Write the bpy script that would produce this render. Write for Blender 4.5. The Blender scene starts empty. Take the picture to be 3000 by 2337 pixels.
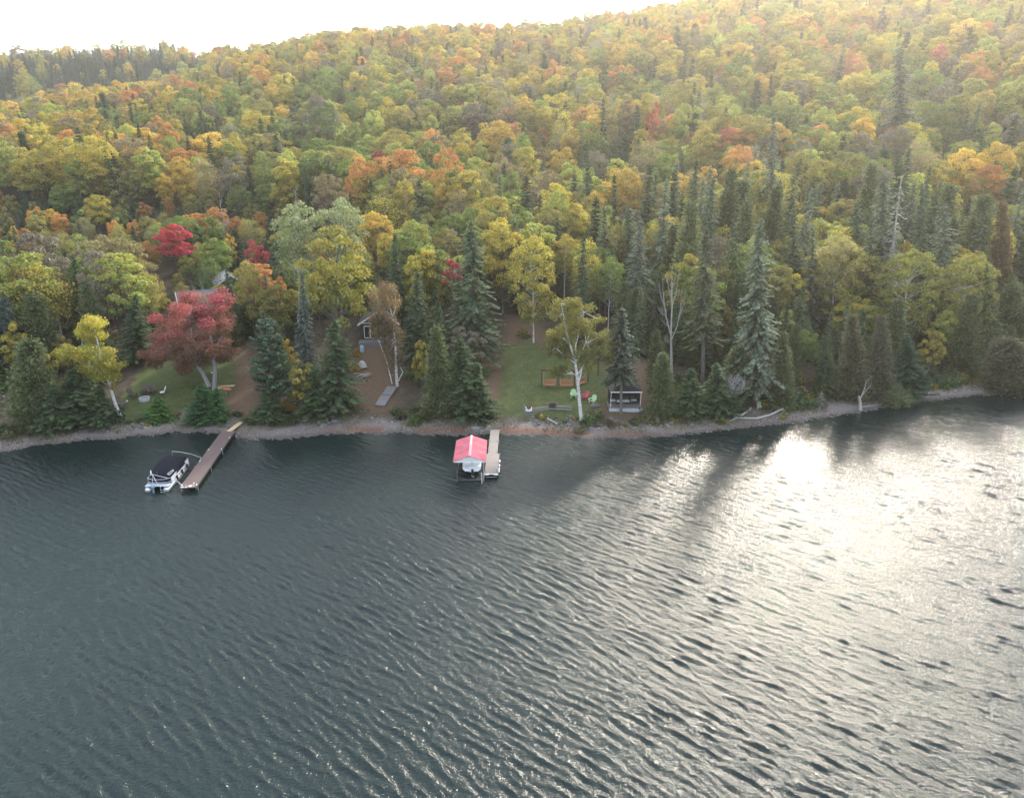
import bpy, math, random
import numpy as np
from mathutils import Vector, Matrix, Euler
R = math.radians
SC = bpy.context.scene
COL = SC.collection

# ------------------------------------------------------------------ camera
CAMZ, PITCH, FPX = 34.0, R(19.7), 2142.0
cam_d = bpy.data.cameras.new('camera')
cam = bpy.data.objects.new('camera', cam_d); COL.objects.link(cam)
cam_d.sensor_width = 36.0
cam_d.lens = 36.0 * FPX / 3000.0
cam_d.clip_start = 0.5; cam_d.clip_end = 5000.0
cam.location = (0, 0, CAMZ)
cam.rotation_euler = (math.pi / 2 - PITCH, 0, 0)
SC.camera = cam

# ------------------------------------------------------------------ light
SUN_AZ, SUN_EL = R(24.0), R(28.5)
world = bpy.data.worlds.new('World'); SC.world = world
world.use_nodes = True
wn = world.node_tree.nodes; wl = world.node_tree.links
wn.clear()
w_out = wn.new('ShaderNodeOutputWorld'); w_bg = wn.new('ShaderNodeBackground')
w_sky = wn.new('ShaderNodeTexSky'); w_sky.sky_type = 'NISHITA'
w_sky.sun_disc = False
w_sky.sun_elevation = SUN_EL; w_sky.sun_rotation = SUN_AZ
w_sky.air_density = 1.0; w_sky.dust_density = 2.2; w_sky.ozone_density = 1.0
w_bg.inputs['Strength'].default_value = 0.15
# thin white cloud veils the whole sky, a little uneven
w_tc = wn.new('ShaderNodeTexCoord'); w_no = wn.new('ShaderNodeTexNoise'); w_no.inputs['Scale'].default_value = 2.2; w_no.inputs['Detail'].default_value = 4
wl.new(w_tc.outputs['Generated'], w_no.inputs['Vector'])
w_rm = wn.new('ShaderNodeMapRange'); w_rm.inputs['From Min'].default_value = .3; w_rm.inputs['From Max'].default_value = .7
w_rm.inputs['To Min'].default_value = .28; w_rm.inputs['To Max'].default_value = .62
wl.new(w_no.outputs['Fac'], w_rm.inputs['Value'])
w_mx = wn.new('ShaderNodeMix'); w_mx.data_type = 'RGBA'
wl.new(w_rm.outputs[0], w_mx.inputs[0]); wl.new(w_sky.outputs[0], w_mx.inputs[6]); w_mx.inputs[7].default_value = (5.2, 5.5, 6.05, 1)
wl.new(w_mx.outputs[2], w_bg.inputs['Color']); wl.new(w_bg.outputs[0], w_out.inputs['Surface'])

sun_d = bpy.data.lights.new('sun', 'SUN'); sun_d.energy = 2.1; sun_d.angle = R(5.5)
sun_d.color = (1.0, 0.91, 0.76)
sun = bpy.data.objects.new('sun', sun_d); COL.objects.link(sun)
SUN_DIR = Vector((math.sin(SUN_AZ) * math.cos(SUN_EL), math.cos(SUN_AZ) * math.cos(SUN_EL), math.sin(SUN_EL)))
sun.rotation_euler = SUN_DIR.to_track_quat('Z', 'Y').to_euler()
sun.location = (60, 100, 120)

SC.view_settings.view_transform = 'Standard'
SC.view_settings.look = 'None'
SC.view_settings.exposure = 1.8
SC.view_settings.gamma = 1.0
SC.view_settings.use_curve_mapping = False
SC.render.engine = 'CYCLES'
SC.cycles.max_bounces = 6
SC.cycles.diffuse_bounces = 2
SC.cycles.glossy_bounces = 2
SC.cycles.transmission_bounces = 3
SC.cycles.volume_bounces = 0
SC.cycles.caustics_reflective = False
SC.cycles.caustics_refractive = False
SC.cycles.sample_clamp_indirect = 6.0
SC.cycles.use_denoising = True

# ------------------------------------------------------------------ helpers
CP, SP = math.cos(PITCH), math.sin(PITCH)
def ray(px, py):
    dx = px - 1500.0; up = 1168.5 - py
    return dx, FPX * CP + up * SP, up * CP - FPX * SP
def at(px, py, z=0.0):
    dx, fw, v = ray(px, py); t = (z - CAMZ) / v
    return Vector((dx * t, fw * t, z))
def atY(px, py, Y):
    dx, fw, v = ray(px, py); t = Y / fw
    return Vector((dx * t, Y, CAMZ + v * t))
def to_px(x, y, z):
    w = y * CP - (z - CAMZ) * SP
    u = y * SP + (z - CAMZ) * CP
    return 1500 + FPX * x / w, 1168.5 - FPX * u / w

def vnoise(x, y, scale, seed=0):
    x = np.asarray(x, float) / scale; y = np.asarray(y, float) / scale
    xi = np.floor(x).astype(np.int64); yi = np.floor(y).astype(np.int64)
    fx = x - xi; fy = y - yi
    fx = fx * fx * (3 - 2 * fx); fy = fy * fy * (3 - 2 * fy)
    def h(a, b):
        n = (a * 374761393 + b * 668265263 + seed * 974634777) & 0x7fffffff
        n = ((n ^ (n >> 13)) * 1274126177) & 0x7fffffff
        return ((n ^ (n >> 16)) & 0xffff) / 65535.0
    return (h(xi, yi) * (1 - fx) + h(xi + 1, yi) * fx) * (1 - fy) + (h(xi, yi + 1) * (1 - fx) + h(xi + 1, yi + 1) * fx) * fy

def sstep(a, b, x):
    t = np.clip((np.asarray(x, float) - a) / (b - a), 0, 1)
    return t * t * (3 - 2 * t)

def tag(o, label=None, cat=None, group=None, kind=None):
    if label: o['label'] = label
    if cat: o['category'] = cat
    if group: o['group'] = group
    if kind: o['kind'] = kind
    return o
def empty(name, loc, rz=0.0, label=None, cat=None, group=None):
    o = bpy.data.objects.new(name, None); COL.objects.link(o)
    o.empty_display_size = 0.3
    o.location = loc; o.rotation_euler = (0, 0, rz)
    return tag(o, label, cat, group)

class MB:
    def __init__(s): s.v = []; s.f = []
    def add(s, vs, fs):
        b = len(s.v); s.v += [tuple(v) for v in vs]; s.f += [tuple(i + b for i in f) for f in fs]; return s
    def box(s, c, d, rz=0.0, rx=0.0, ry=0.0):
        m = Euler((rx, ry, rz)).to_matrix(); c = Vector(c)
        vs = [c + m @ Vector((x * d[0] / 2, y * d[1] / 2, z * d[2] / 2)) for z in (-1, 1) for y in (-1, 1) for x in (-1, 1)]
        return s.add(vs, [(0, 2, 3, 1), (4, 5, 7, 6), (0, 1, 5, 4), (2, 6, 7, 3), (0, 4, 6, 2), (1, 3, 7, 5)])
    def beam(s, a, b, w, h):
        a = Vector(a); b = Vector(b); d = (b - a); L = d.length; d.normalize()
        up = Vector((0, 0, 1)) if abs(d.z) < .95 else Vector((0, 1, 0))
        x = d.cross(up).normalized(); z = x.cross(d).normalized()
        vs = [p + x * (i * w / 2) + z * (j * h / 2) for p in (a, b) for j in (-1, 1) for i in (-1, 1)]
        return s.add(vs, [(0, 1, 3, 2), (4, 6, 7, 5), (0, 4, 5, 1), (2, 3, 7, 6), (0, 2, 6, 4), (1, 5, 7, 3)])
    def tube(s, pts, rad, n=6, cap=True):
        pts = [Vector(p) for p in pts]
        if not hasattr(rad, '__len__'): rad = [rad] * len(pts)
        rings = []; vs = []; fs = []
        px = None
        for i, p in enumerate(pts):
            d = (pts[min(i + 1, len(pts) - 1)] - pts[max(i - 1, 0)])
            if d.length < 1e-9: d = Vector((0, 0, 1))
            d.normalize()
            if px is None:
                px = d.cross(Vector((0, 0, 1)) if abs(d.z) < .9 else Vector((1, 0, 0))).normalized()
            else:
                px = (px - d * px.dot(d)); px.normalize()
            py = d.cross(px)
            for k in range(n):
                a = 2 * math.pi * k / n
                vs.append(p + (px * math.cos(a) + py * math.sin(a)) * rad[i])
        for i in range(len(pts) - 1):
            for k in range(n):
                a = i * n + k; b = i * n + (k + 1) % n
                fs.append((a, b, b + n, a + n))
        if cap:
            fs.append(tuple(range(n - 1, -1, -1))); fs.append(tuple((len(pts) - 1) * n + k for k in range(n)))
        return s.add(vs, fs)
    def grid(s, rows):
        m = len(rows[0]); vs = [p for r in rows for p in r]
        return s.add(vs, [(i * m + j, i * m + j + 1, (i + 1) * m + j + 1, (i + 1) * m + j) for i in range(len(rows) - 1) for j in range(m - 1)])
    def mesh(s, name, mat, smooth=False):
        me = bpy.data.meshes.new(name); me.from_pydata(s.v, [], s.f); me.update()
        if mat: me.materials.append(mat)
        if smooth: me.polygons.foreach_set('use_smooth', [True] * len(me.polygons))
        return me
    def obj(s, name, mat, parent=None, smooth=False, **kw):
        return link(name, s.mesh(name, mat, smooth), parent, **kw)
def link(name, me, parent=None, loc=None, **kw):
    o = bpy.data.objects.new(name, me); COL.objects.link(o)
    if parent: o.parent = parent
    if loc is not None: o.location = loc
    return tag(o, **kw)

def fast_mesh(name, verts, quads, mat, attrs=None, smooth=False):
    me = bpy.data.meshes.new(name)
    verts = np.asarray(verts, np.float32).reshape(-1, 3); quads = np.asarray(quads, np.int32)
    k = quads.shape[1]; n = quads.shape[0]
    me.vertices.add(len(verts)); me.vertices.foreach_set('co', verts.ravel())
    me.loops.add(n * k); me.loops.foreach_set('vertex_index', quads.ravel())
    me.polygons.add(n); me.polygons.foreach_set('loop_start', np.arange(0, n * k, k, dtype=np.int32))
    me.polygons.foreach_set('loop_total', np.full(n, k, np.int32))
    if smooth: me.polygons.foreach_set('use_smooth', np.ones(n, bool))
    for an, av in (attrs or {}).items():
        a = me.attributes.new(an, 'FLOAT', 'POINT'); a.data.foreach_set('value', np.asarray(av, np.float32))
    me.update(calc_edges=True)
    if mat: me.materials.append(mat)
    return me

# ------------------------------------------------------------------ materials
MATS = {}
class NT:
    def __init__(s, name):
        s.m = bpy.data.materials.new(name); s.m.use_nodes = True
        s.n = s.m.node_tree.nodes; s.l = s.m.node_tree.links; s.n.clear()
        s.out = s.n.new('ShaderNodeOutputMaterial')
    def node(s, t, **kw):
        nd = s.n.new(t)
        for k, v in kw.items(): setattr(nd, k, v)
        return nd
    def noise(s, scale, detail=3.0, coord='Object', rough=.55, vec=None, dist=0.0):
        nd = s.n.new('ShaderNodeTexNoise'); nd.inputs['Scale'].default_value = scale
        nd.inputs['Detail'].default_value = detail; nd.inputs['Roughness'].default_value = rough
        nd.inputs['Distortion'].default_value = dist
        if vec is None:
            vec = s.coord(coord)
        s.l.new(vec, nd.inputs['Vector']); return nd.outputs['Fac']
    def coord(s, which='Object'):
        if which == 'World':
            g = s.n.new('ShaderNodeNewGeometry'); return g.outputs['Position']
        t = s.n.new('ShaderNodeTexCoord'); return t.outputs[which]
    def mapping(s, vec, rot=(0, 0, 0), scale=(1, 1, 1)):
        m = s.n.new('ShaderNodeMapping'); m.inputs['Rotation'].default_value = rot; m.inputs['Scale'].default_value = scale
        s.l.new(vec, m.inputs['Vector']); return m.outputs[0]
    def ramp(s, fac, stops):
        r = s.n.new('ShaderNodeValToRGB'); e = r.color_ramp.elements
        while len(e) < len(stops): e.new(.5)
        for i, (p, c) in enumerate(stops):
            e[i].position = p; e[i].color = (*c, 1) if len(c) == 3 else c
        s.l.new(fac, r.inputs[0]); return r.outputs[0]
    def mix(s, fac, a, b, mode='MIX'):
        m = s.n.new('ShaderNodeMix'); m.data_type = 'RGBA'; m.blend_type = mode
        for sock, v in ((m.inputs[0], fac), (m.inputs[6], a), (m.inputs[7], b)):
            if isinstance(v, bpy.types.NodeSocket): s.l.new(v, sock)
            elif isinstance(v, (int, float)): sock.default_value = v
            else: sock.default_value = (*v, 1)
        return m.outputs[2]
    def math(s, op, a, b=0.0, c=0.0, clamp=False):
        m = s.n.new('ShaderNodeMath'); m.operation = op; m.use_clamp = clamp
        for i, v in enumerate((a, b, c)):
            if isinstance(v, bpy.types.NodeSocket): s.l.new(v, m.inputs[i])
            else: m.inputs[i].default_value = v
        return m.outputs[0]
    def attr(s, name, typ='GEOMETRY', out='Fac'):
        a = s.n.new('ShaderNodeAttribute'); a.attribute_name = name; a.attribute_type = typ; return a.outputs[out]
    def bump(s, h, strength=.3, dist=.02):
        b = s.n.new('ShaderNodeBump'); b.inputs['Strength'].default_value = strength; b.inputs['Distance'].default_value = dist
        s.l.new(h, b.inputs['Height']); return b.outputs[0]
    def bsdf(s, color, rough=.6, normal=None, metal=0.0, spec=.5, ior=None):
        b = s.n.new('ShaderNodeBsdfPrincipled')
        if isinstance(color, bpy.types.NodeSocket): s.l.new(color, b.inputs['Base Color'])
        else: b.inputs['Base Color'].default_value = (*color, 1)
        if isinstance(rough, bpy.types.NodeSocket): s.l.new(rough, b.inputs['Roughness'])
        else: b.inputs['Roughness'].default_value = rough
        b.inputs['Metallic'].default_value = metal
        b.inputs['Specular IOR Level'].default_value = spec
        if ior: b.inputs['IOR'].default_value = ior
        if normal is not None: s.l.new(normal, b.inputs['Normal'])
        return b.outputs[0]
    def done(s, surf):
        s.l.new(surf, s.out.inputs['Surface']); return s.m

def plain(name, col, rough=.6, var=.25, scale=6.0, metal=0.0, bump=0.0, spec=.5, coord='Object'):
    if name in MATS: return MATS[name]
    t = NT(name)
    n = t.noise(scale, 4, coord)
    lo = tuple(c * (1 - var) for c in col); hi = tuple(min(1, c * (1 + var)) for c in col)
    c = t.ramp(n, [(.3, lo), (.7, hi)])
    nm = t.bump(t.noise(scale * 5, 3, coord), .4, bump) if bump else None
    MATS[name] = t.done(t.bsdf(c, rough, nm, metal, spec)); return MATS[name]

def wood(name, col, scale=3.0, var=.35, stretch=(12, 1, 12), rough=.75):
    if name in MATS: return MATS[name]
    t = NT(name)
    v = t.mapping(t.coord('Object'), scale=stretch)
    n = t.noise(scale, 4, vec=v); n2 = t.noise(.9, 2)
    c = t.ramp(n, [(.25, tuple(x * (1 - var) for x in col)), (.75, tuple(x * (1 + var) for x in col))])
    c = t.mix(t.math('MULTIPLY', n2, .5), c, tuple(x * .62 for x in col))
    MATS[name] = t.done(t.bsdf(c, rough, t.bump(n, .3, .01), spec=.3)); return MATS[name]

def leaf_mat(name, trans=.45, gloss=.05, grough=.5, spread=.5):
    t = NT(name)
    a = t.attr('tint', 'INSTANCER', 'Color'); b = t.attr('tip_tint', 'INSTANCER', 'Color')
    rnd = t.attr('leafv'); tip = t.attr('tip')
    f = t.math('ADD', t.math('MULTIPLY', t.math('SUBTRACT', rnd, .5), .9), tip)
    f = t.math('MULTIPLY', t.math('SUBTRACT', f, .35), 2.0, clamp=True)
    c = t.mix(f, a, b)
    k = t.math('ADD', t.math('MULTIPLY', rnd, spread), 1 - spread / 2)
    hs = t.n.new('ShaderNodeHueSaturation'); t.l.new(c, hs.inputs['Color']); t.l.new(k, hs.inputs['Value'])
    rn2 = t.attr('leafh')
    t.l.new(t.math('ADD', t.math('MULTIPLY', rn2, .05), .475), hs.inputs['Hue'])
    c = hs.outputs[0]
    d = t.n.new('ShaderNodeBsdfDiffuse'); tr = t.n.new('ShaderNodeBsdfTranslucent')
    t.l.new(c, d.inputs[0]); t.l.new(c, tr.inputs[0])
    m = t.n.new('ShaderNodeMixShader'); m.inputs[0].default_value = trans
    t.l.new(d.outputs[0], m.inputs[1]); t.l.new(tr.outputs[0], m.inputs[2])
    g = t.n.new('ShaderNodeBsdfGlossy'); g.inputs['Roughness'].default_value = grough
    g.inputs[0].default_value = (.9, .92, .9, 1)
    m2 = t.n.new('ShaderNodeMixShader'); m2.inputs[0].default_value = gloss
    t.l.new(m.outputs[0], m2.inputs[1]); t.l.new(g.outputs[0], m2.inputs[2])
    return t.done(m2.outputs[0])

M_LEAF = leaf_mat('broad_leaves', .52, .03)
M_NEEDLE = leaf_mat('needles', .32, .018, .6, .7)

def bark_mat(name, lo, hi, scale=5, dark=None):
    t = NT(name)
    v = t.mapping(t.coord('Object'), scale=(3, 3, .6) if dark is None else (1, 1, 3.2))
    n = t.noise(scale, 4, vec=v, rough=.65)
    if dark is None: c = t.ramp(n, [(.3, lo), (.7, hi)])
    else: c = t.ramp(n, [(.34, dark), (.42, lo), (.7, hi)])
    return t.done(t.bsdf(c, .85, t.bump(n, .5, .03), spec=.2))
M_BARK = bark_mat('grey_bark', (.075, .065, .055), (.17, .15, .13))
M_BIRCH = bark_mat('birch_bark', (.42, .41, .39), (.66, .65, .63), 2.2, (.07, .065, .06))
M_CBARK = bark_mat('conifer_bark', (.09, .075, .065), (.21, .185, .165))
M_DEAD = bark_mat('bleached_wood', (.22, .21, .19), (.42, .40, .37))
# ------------------------------------------------------------------ terrain
SHORE_PX = [(0, 1325), (100, 1305), (200, 1293), (330, 1285), (480, 1270), (640, 1266), (740, 1288), (850, 1285), (950, 1275),
            (1060, 1268), (1180, 1270), (1300, 1275), (1440, 1270), (1520, 1274), (1620, 1278), (1750, 1285), (1850, 1285),
            (2000, 1272), (2150, 1258), (2300, 1242), (2450, 1218), (2600, 1191), (2700, 1176), (2850, 1160), (3000, 1147)]
_sh = [at(px, py, 0.0) for px, py in SHORE_PX]
SHX = np.array([-700, -160, -80] + [p.x for p in _sh] + [110, 190, 700], float)
SHY = np.array([40, 52, 66] + [p.y for p in _sh] + [108, 122, 170], float)
def shore_y(x): return np.interp(x, SHX, SHY) + .5 * (vnoise(x, 0 * np.asarray(x), 2.3, 5) - .5)

TY = np.array([60, 120, 160, 200, 250, 300, 350, 400, 450, 500, 550, 620, 800, 1000], float)
TU = np.array([-1.2, -.7, -.5, -.42, -.35, -.2, 0, .35, .7, 1.2])
TZ = np.array([
    [4, 7, 14, 20, 26, 31, 34, 36, 46, 62, 74, 80, 60, 40],
    [4, 7, 14, 20, 25, 29, 30, 30, 44, 62, 74, 78, 60, 40],
    [4, 6.5, 13, 19, 27, 34, 40, 41, 44, 60, 76, 84, 60, 40],
    [4, 6.2, 12, 18, 27, 36, 44, 48, 50, 58, 76, 86, 60, 40],
    [4, 6, 11, 17, 27, 38, 49, 58, 66, 71, 71, 68, 50, 40],
    [4, 6, 10.5, 17, 28, 41, 54, 65, 74, 78, 78, 72, 55, 42],
    [4, 6, 10, 17, 29, 41, 55, 67, 76, 81, 82, 75, 60, 45],
    [4, 6, 12, 20, 34, 52, 69, 84, 96, 104, 108, 106, 80, 60],
    [4, 7, 15, 28, 46, 64, 82, 98, 112, 122, 130, 130, 110, 80],
    [4, 8, 18, 33, 54, 74, 92, 110, 124, 134, 140, 140, 120, 90]], float)
def _catmull(xs, x):
    i = np.clip(np.searchsorted(xs, x) - 1, 0, len(xs) - 2)
    t = (x - xs[i]) / (xs[i + 1] - xs[i]); t = np.clip(t, 0, 1)
    return i, t
def terr(x, y):
    x = np.asarray(x, float); y = np.asarray(y, float)
    s = y - shore_y(x)
    low = np.interp(s, [-200, -60, -6, 0, 3.5, 6, 14, 25, 40, 60, 400], [-7, -6, -.9, 0, .42, 1.3, 2.1, 3.8, 5.5, 7.5, 14])
    u = np.clip(x / np.maximum(y, 1), -1.2, 1.2)
    i, a = _catmull(TU, u); j, b = _catmull(TY, np.clip(y, 60, 1000))
    a = a * a * (3 - 2 * a)
    def row(k):
        p0 = TZ[k, np.maximum(j - 1, 0)]; p1 = TZ[k, j]; p2 = TZ[k, j + 1]; p3 = TZ[k, np.minimum(j + 2, len(TY) - 1)]
        return .5 * (2 * p1 + (p2 - p0) * b + (2 * p0 - 5 * p1 + 4 * p2 - p3) * b * b + (3 * p1 - p0 - 3 * p2 + p3) * b ** 3)
    hi = row(i) * (1 - a) + row(i + 1) * a
    t = sstep(25, 60, s)
    z = low * (1 - t) + hi * t
    rough = sstep(3, 9, s)
    z = z + rough * (.5 * (vnoise(x, y, 5, 1) - .5) + 3.0 * sstep(60, 140, s) * (vnoise(x, y, 45, 2) - .5)) + .10 * (vnoise(x, y, .8, 3) - .5) * sstep(-1, 1.5, s)
    return z
def tz(x, y): return float(terr(np.array([x]), np.array([y]))[0])
def ground(px, py):
    dx, fw, v = ray(px, py)
    t = np.linspace(55 / fw, 900 / fw, 4000)
    h = terr(dx * t, fw * t); zz = CAMZ + v * t
    k = int(np.argmax(zz < h)); tt = t[k]
    return Vector((dx * tt, fw * tt, float(h[k])))

# clearings as outlines on the ground
def poly_world(pts): return np.array([(p.x, p.y) for p in (ground(*q) for q in pts)])
LAWNS = [poly_world([(1455, 1222), (1470, 1100), (1482, 1010), (1562, 1000), (1610, 1040), (1770, 1065), (1780, 1185), (1700, 1222), (1560, 1235)]),
         poly_world([(345, 1238), (360, 1160), (420, 1080), (560, 1040), (690, 1030), (690, 1130), (640, 1238)])]
LITTER = [poly_world([(640, 1240), (690, 1130), (690, 1030), (740, 1040), (765, 1240)]),
          poly_world([(880, 1232), (960, 1175), (1040, 1100), (1062, 1005), (1150, 1000), (1165, 1120), (1150, 1205)]),
          poly_world([(1478, 1015), (1485, 925), (1560, 925), (1640, 1040), (1560, 1010)]),
          poly_world([(1735, 1180), (1770, 1055), (1900, 1055), (1905, 1215), (1780, 1225)]),
          poly_world([(1395, 1240), (1425, 1090), (1475, 1060), (1468, 1225)])]
def pdist(poly, x, y):
    """signed distance, positive inside"""
    x = np.asarray(x, float); y = np.asarray(y, float)
    d = np.full(x.shape, 1e9); ins = np.zeros(x.shape, bool)
    for k in range(len(poly)):
        ax, ay = poly[k]; bx, by = poly[(k + 1) % len(poly)]
        ex, ey = bx - ax, by - ay
        t = np.clip(((x - ax) * ex + (y - ay) * ey) / (ex * ex + ey * ey + 1e-9), 0, 1)
        d = np.minimum(d, np.hypot(x - ax - t * ex, y - ay - t * ey))
        c = ((ay > y) != (by > y)) & (x < (bx - ax) * (y - ay) / (by - ay + 1e-12) + ax)
        ins ^= c
    return np.where(ins, d, -d)
def clear_d(x, y):
    x = np.atleast_1d(np.asarray(x, float)); y = np.atleast_1d(np.asarray(y, float))
    return np.max([pdist(p, x, y) for p in LAWNS + LITTER], axis=0)

def build_terrain():
    ys = np.concatenate([np.arange(40, 64, 3.0), np.arange(64, 132, .55), 132 + np.cumsum(np.linspace(.7, 16, 100))])
    us = np.linspace(-1.2, 1.2, 420)
    U, Y = np.meshgrid(us, ys); X = U * Y
    Z = terr(X, Y)
    s = Y - shore_y(X)
    near = Y < 140
    lawn = np.zeros_like(X); lit = np.zeros_like(X)
    for p in LAWNS: lawn[near] = np.maximum(lawn[near], sstep(-1.5, 1.5, pdist(p, X[near], Y[near])))
    for p in LITTER: lit[near] = np.maximum(lit[near], sstep(-1.5, 1.5, pdist(p, X[near], Y[near])))
    beach = 1 - sstep(2.7, 5.2, s + 2 * (vnoise(X, Y, 1.5, 9) - .5))
    wet = 1 - sstep(.3, 1.2, s)
    red = sstep(.25, .7, s) * (1 - sstep(1.2, 2.4, s)) * sstep(.35, .6, vnoise(X, Y, 3.5, 12)) * sstep(-25, -20, X) * (1 - sstep(12, 24, X))
    Z = Z + .12 * beach * (vnoise(X, Y, .6, 4) - .5)
    m, n = X.shape
    idx = np.arange(m * n).reshape(m, n)
    q = np.stack([idx[:-1, :-1], idx[:-1, 1:], idx[1:, 1:], idx[1:, :-1]], -1).reshape(-1, 4)
    t = NT('ground_soil')
    P = t.coord('World')
    fine = t.noise(9, 4, vec=P); mid = t.noise(1.1, 4, vec=P); spk = t.noise(26, 2, vec=P)
    forest = t.ramp(mid, [(.3, (.035, .030, .020)), (.7, (.085, .065, .042))])
    grass = t.ramp(mid, [(.3, (.045, .070, .022)), (.7, (.082, .105, .036))])
    grass = t.mix(t.ramp(spk, [(.60, (0, 0, 0)), (.70, (1, 1, 1))]), grass, (.22, .17, .06))
    litter = t.ramp(fine, [(.25, (.075, .050, .034)), (.5, (.125, .084, .055)), (.75, (.20, .125, .07))])
    gravel = t.ramp(spk, [(.28, (.085, .078, .074)), (.5, (.17, .155, .147)), (.74, (.33, .31, .295))])
    gravel = t.mix(t.math('MULTIPLY', mid, .55), gravel, (.17, .125, .095))
    c = t.mix(t.attr('litter'), forest, litter)
    # worn edge of the lawn is ragged
    lw = t.math('MULTIPLY', t.math('SUBTRACT', t.math('ADD', t.attr('lawn'), t.math('MULTIPLY', mid, .8)), .65), 2.2, clamp=True)
    c = t.mix(lw, c, grass)
    c = t.mix(t.attr('beach'), c, gravel)
    c = t.mix(t.math('MULTIPLY', t.attr('leaf_wrack'), .8), c, (.17, .072, .04))
    c = t.mix(t.math('MULTIPLY', t.attr('wet'), .6), c, (.035, .030, .024))
    h = t.math('ADD', spk, t.math('MULTIPLY', fine, 1.5))
    mat = t.done(t.bsdf(c, .9, t.bump(h, .7, .05), spec=.2))
    me = fast_mesh('ground', np.stack([X, Y, Z], -1), q, mat, {'lawn': lawn.ravel(), 'litter': lit.ravel(), 'beach': beach.ravel(), 'wet': wet.ravel(), 'leaf_wrack': red.ravel()}, True)
    link('ground', me, kind='structure')
build_terrain()

# ------------------------------------------------------------------ lake
def build_lake():
    def axis(lo, a, b, hi, d):
        left = a - np.cumsum(np.geomspace(d, (a - lo) / 4, 26)); left = left[left > lo]
        right = b + np.cumsum(np.geomspace(d, (hi - b) / 4, 26)); right = right[right < hi]
        return np.concatenate([[lo], left[::-1], np.arange(a, b + d / 2, d), right, [hi]])
    xs = axis(-700, -66, 78, 700, .125); ys = axis(-220, 26, 101, 240, .125)
    X, Y = np.meshgrid(xs, ys)
    rng = np.random.default_rng(11)
    s = shore_y(X) - Y                       # metres off the shore
    fine = sstep(-84, -62, X) * (1 - sstep(74, 96, X)) * sstep(10, 28, Y)
    amp = fine * (.45 + .55 * sstep(3, 24, s)) * (.75 + .5 * vnoise(X, Y, 14, 21))
    Z = np.zeros_like(X); DX = np.zeros_like(X); DY = np.zeros_like(X)
    for k in range(46):
        lam = .32 * (1.55 / .32) ** rng.random()
        wgt = math.exp(-((math.log(lam / .63)) / .5) ** 2) + .10
        ang = R(47) + rng.normal(0, R(12) + R(16) * (lam < .48))
        kx, ky = math.cos(ang) * 2 * math.pi / lam, math.sin(ang) * 2 * math.pi / lam
        a = .0158 * lam * wgt * (.5 + rng.random())
        ph = kx * X + ky * Y + rng.random() * 6.283 + .9 * (vnoise(X, Y, 11, 100 + k) - .5)
        Z += a * np.cos(ph); DX -= a * math.cos(ang) * np.sin(ph) * .8; DY -= a * math.sin(ang) * np.sin(ph) * .8
    Z *= amp; X2 = X + DX * amp; Y2 = Y + DY * amp
    m, n = X.shape
    keep = (s[:-1, :-1] > -6)
    idx = np.arange(m * n).reshape(m, n)
    q = np.stack([idx[:-1, :-1], idx[:-1, 1:], idx[1:, 1:], idx[1:, :-1]], -1)[keep]
    used, inv = np.unique(q.ravel(), return_inverse=True)
    V = np.stack([X2, Y2, Z], -1).reshape(-1, 3)[used]
    calm = (.55 + .45 * sstep(2, 18, s)).ravel()[used]
    t = NT('lake_water')
    P = t.coord('World')
    v1 = t.mapping(P, rot=(0, 0, R(-47)), scale=(1.0, .45, 1))
    v2 = t.mapping(P, rot=(0, 0, R(8)), scale=(.36, 1.0, 1))
    n1 = t.noise(3.4, 3, vec=v1, rough=.6); n2 = t.noise(5.5, 3, vec=v2, rough=.6); n3 = t.noise(.8, 2, vec=v1); n4 = t.noise(13, 3, vec=v2, rough=.65)
    h = t.math('ADD', t.math('MULTIPLY', n1, 1.0), t.math('MULTIPLY', n2, .75))
    h = t.math('ADD', h, t.math('MULTIPLY', n3, .45)); h = t.math('ADD', h, t.math('MULTIPLY', n4, .45))
    b = t.n.new('ShaderNodeBump'); b.inputs['Distance'].default_value = .075
    t.l.new(t.attr('calm'), b.inputs['Strength']); t.l.new(h, b.inputs['Height'])
    deep = t.ramp(t.noise(.02, 2, vec=P), [(.3, (.0050, .0135, .0125)), (.7, (.0070, .0180, .0165))])
    mat = t.done(t.bsdf(deep, .04, b.outputs[0], spec=.46, ior=1.333))
    me = fast_mesh('lake', V, inv.reshape(-1, 4), mat, {'calm': calm}, True)
    link('lake', me, kind='structure')
build_lake()

# ------------------------------------------------------------------ haze
HAZE = 0.00026
def build_haze():
    mb = MB(); mb.box((0, 380, 80), (2300, 1320, 178))
    m = bpy.data.materials.new('haze'); m.use_nodes = True
    n = m.node_tree.nodes; n.clear()
    o = n.new('ShaderNodeOutputMaterial'); p = n.new('ShaderNodeVolumePrincipled')
    p.inputs['Color'].default_value = (1.0, .955, .88, 1)
    p.inputs['Density'].default_value = HAZE
    p.inputs['Anisotropy'].default_value = .68
    m.node_tree.links.new(p.outputs[0], o.inputs['Volume'])
    mb.obj('haze', m, kind='stuff', label='thin pale haze in the air over the lake and the hillside')
build_haze()
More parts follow.
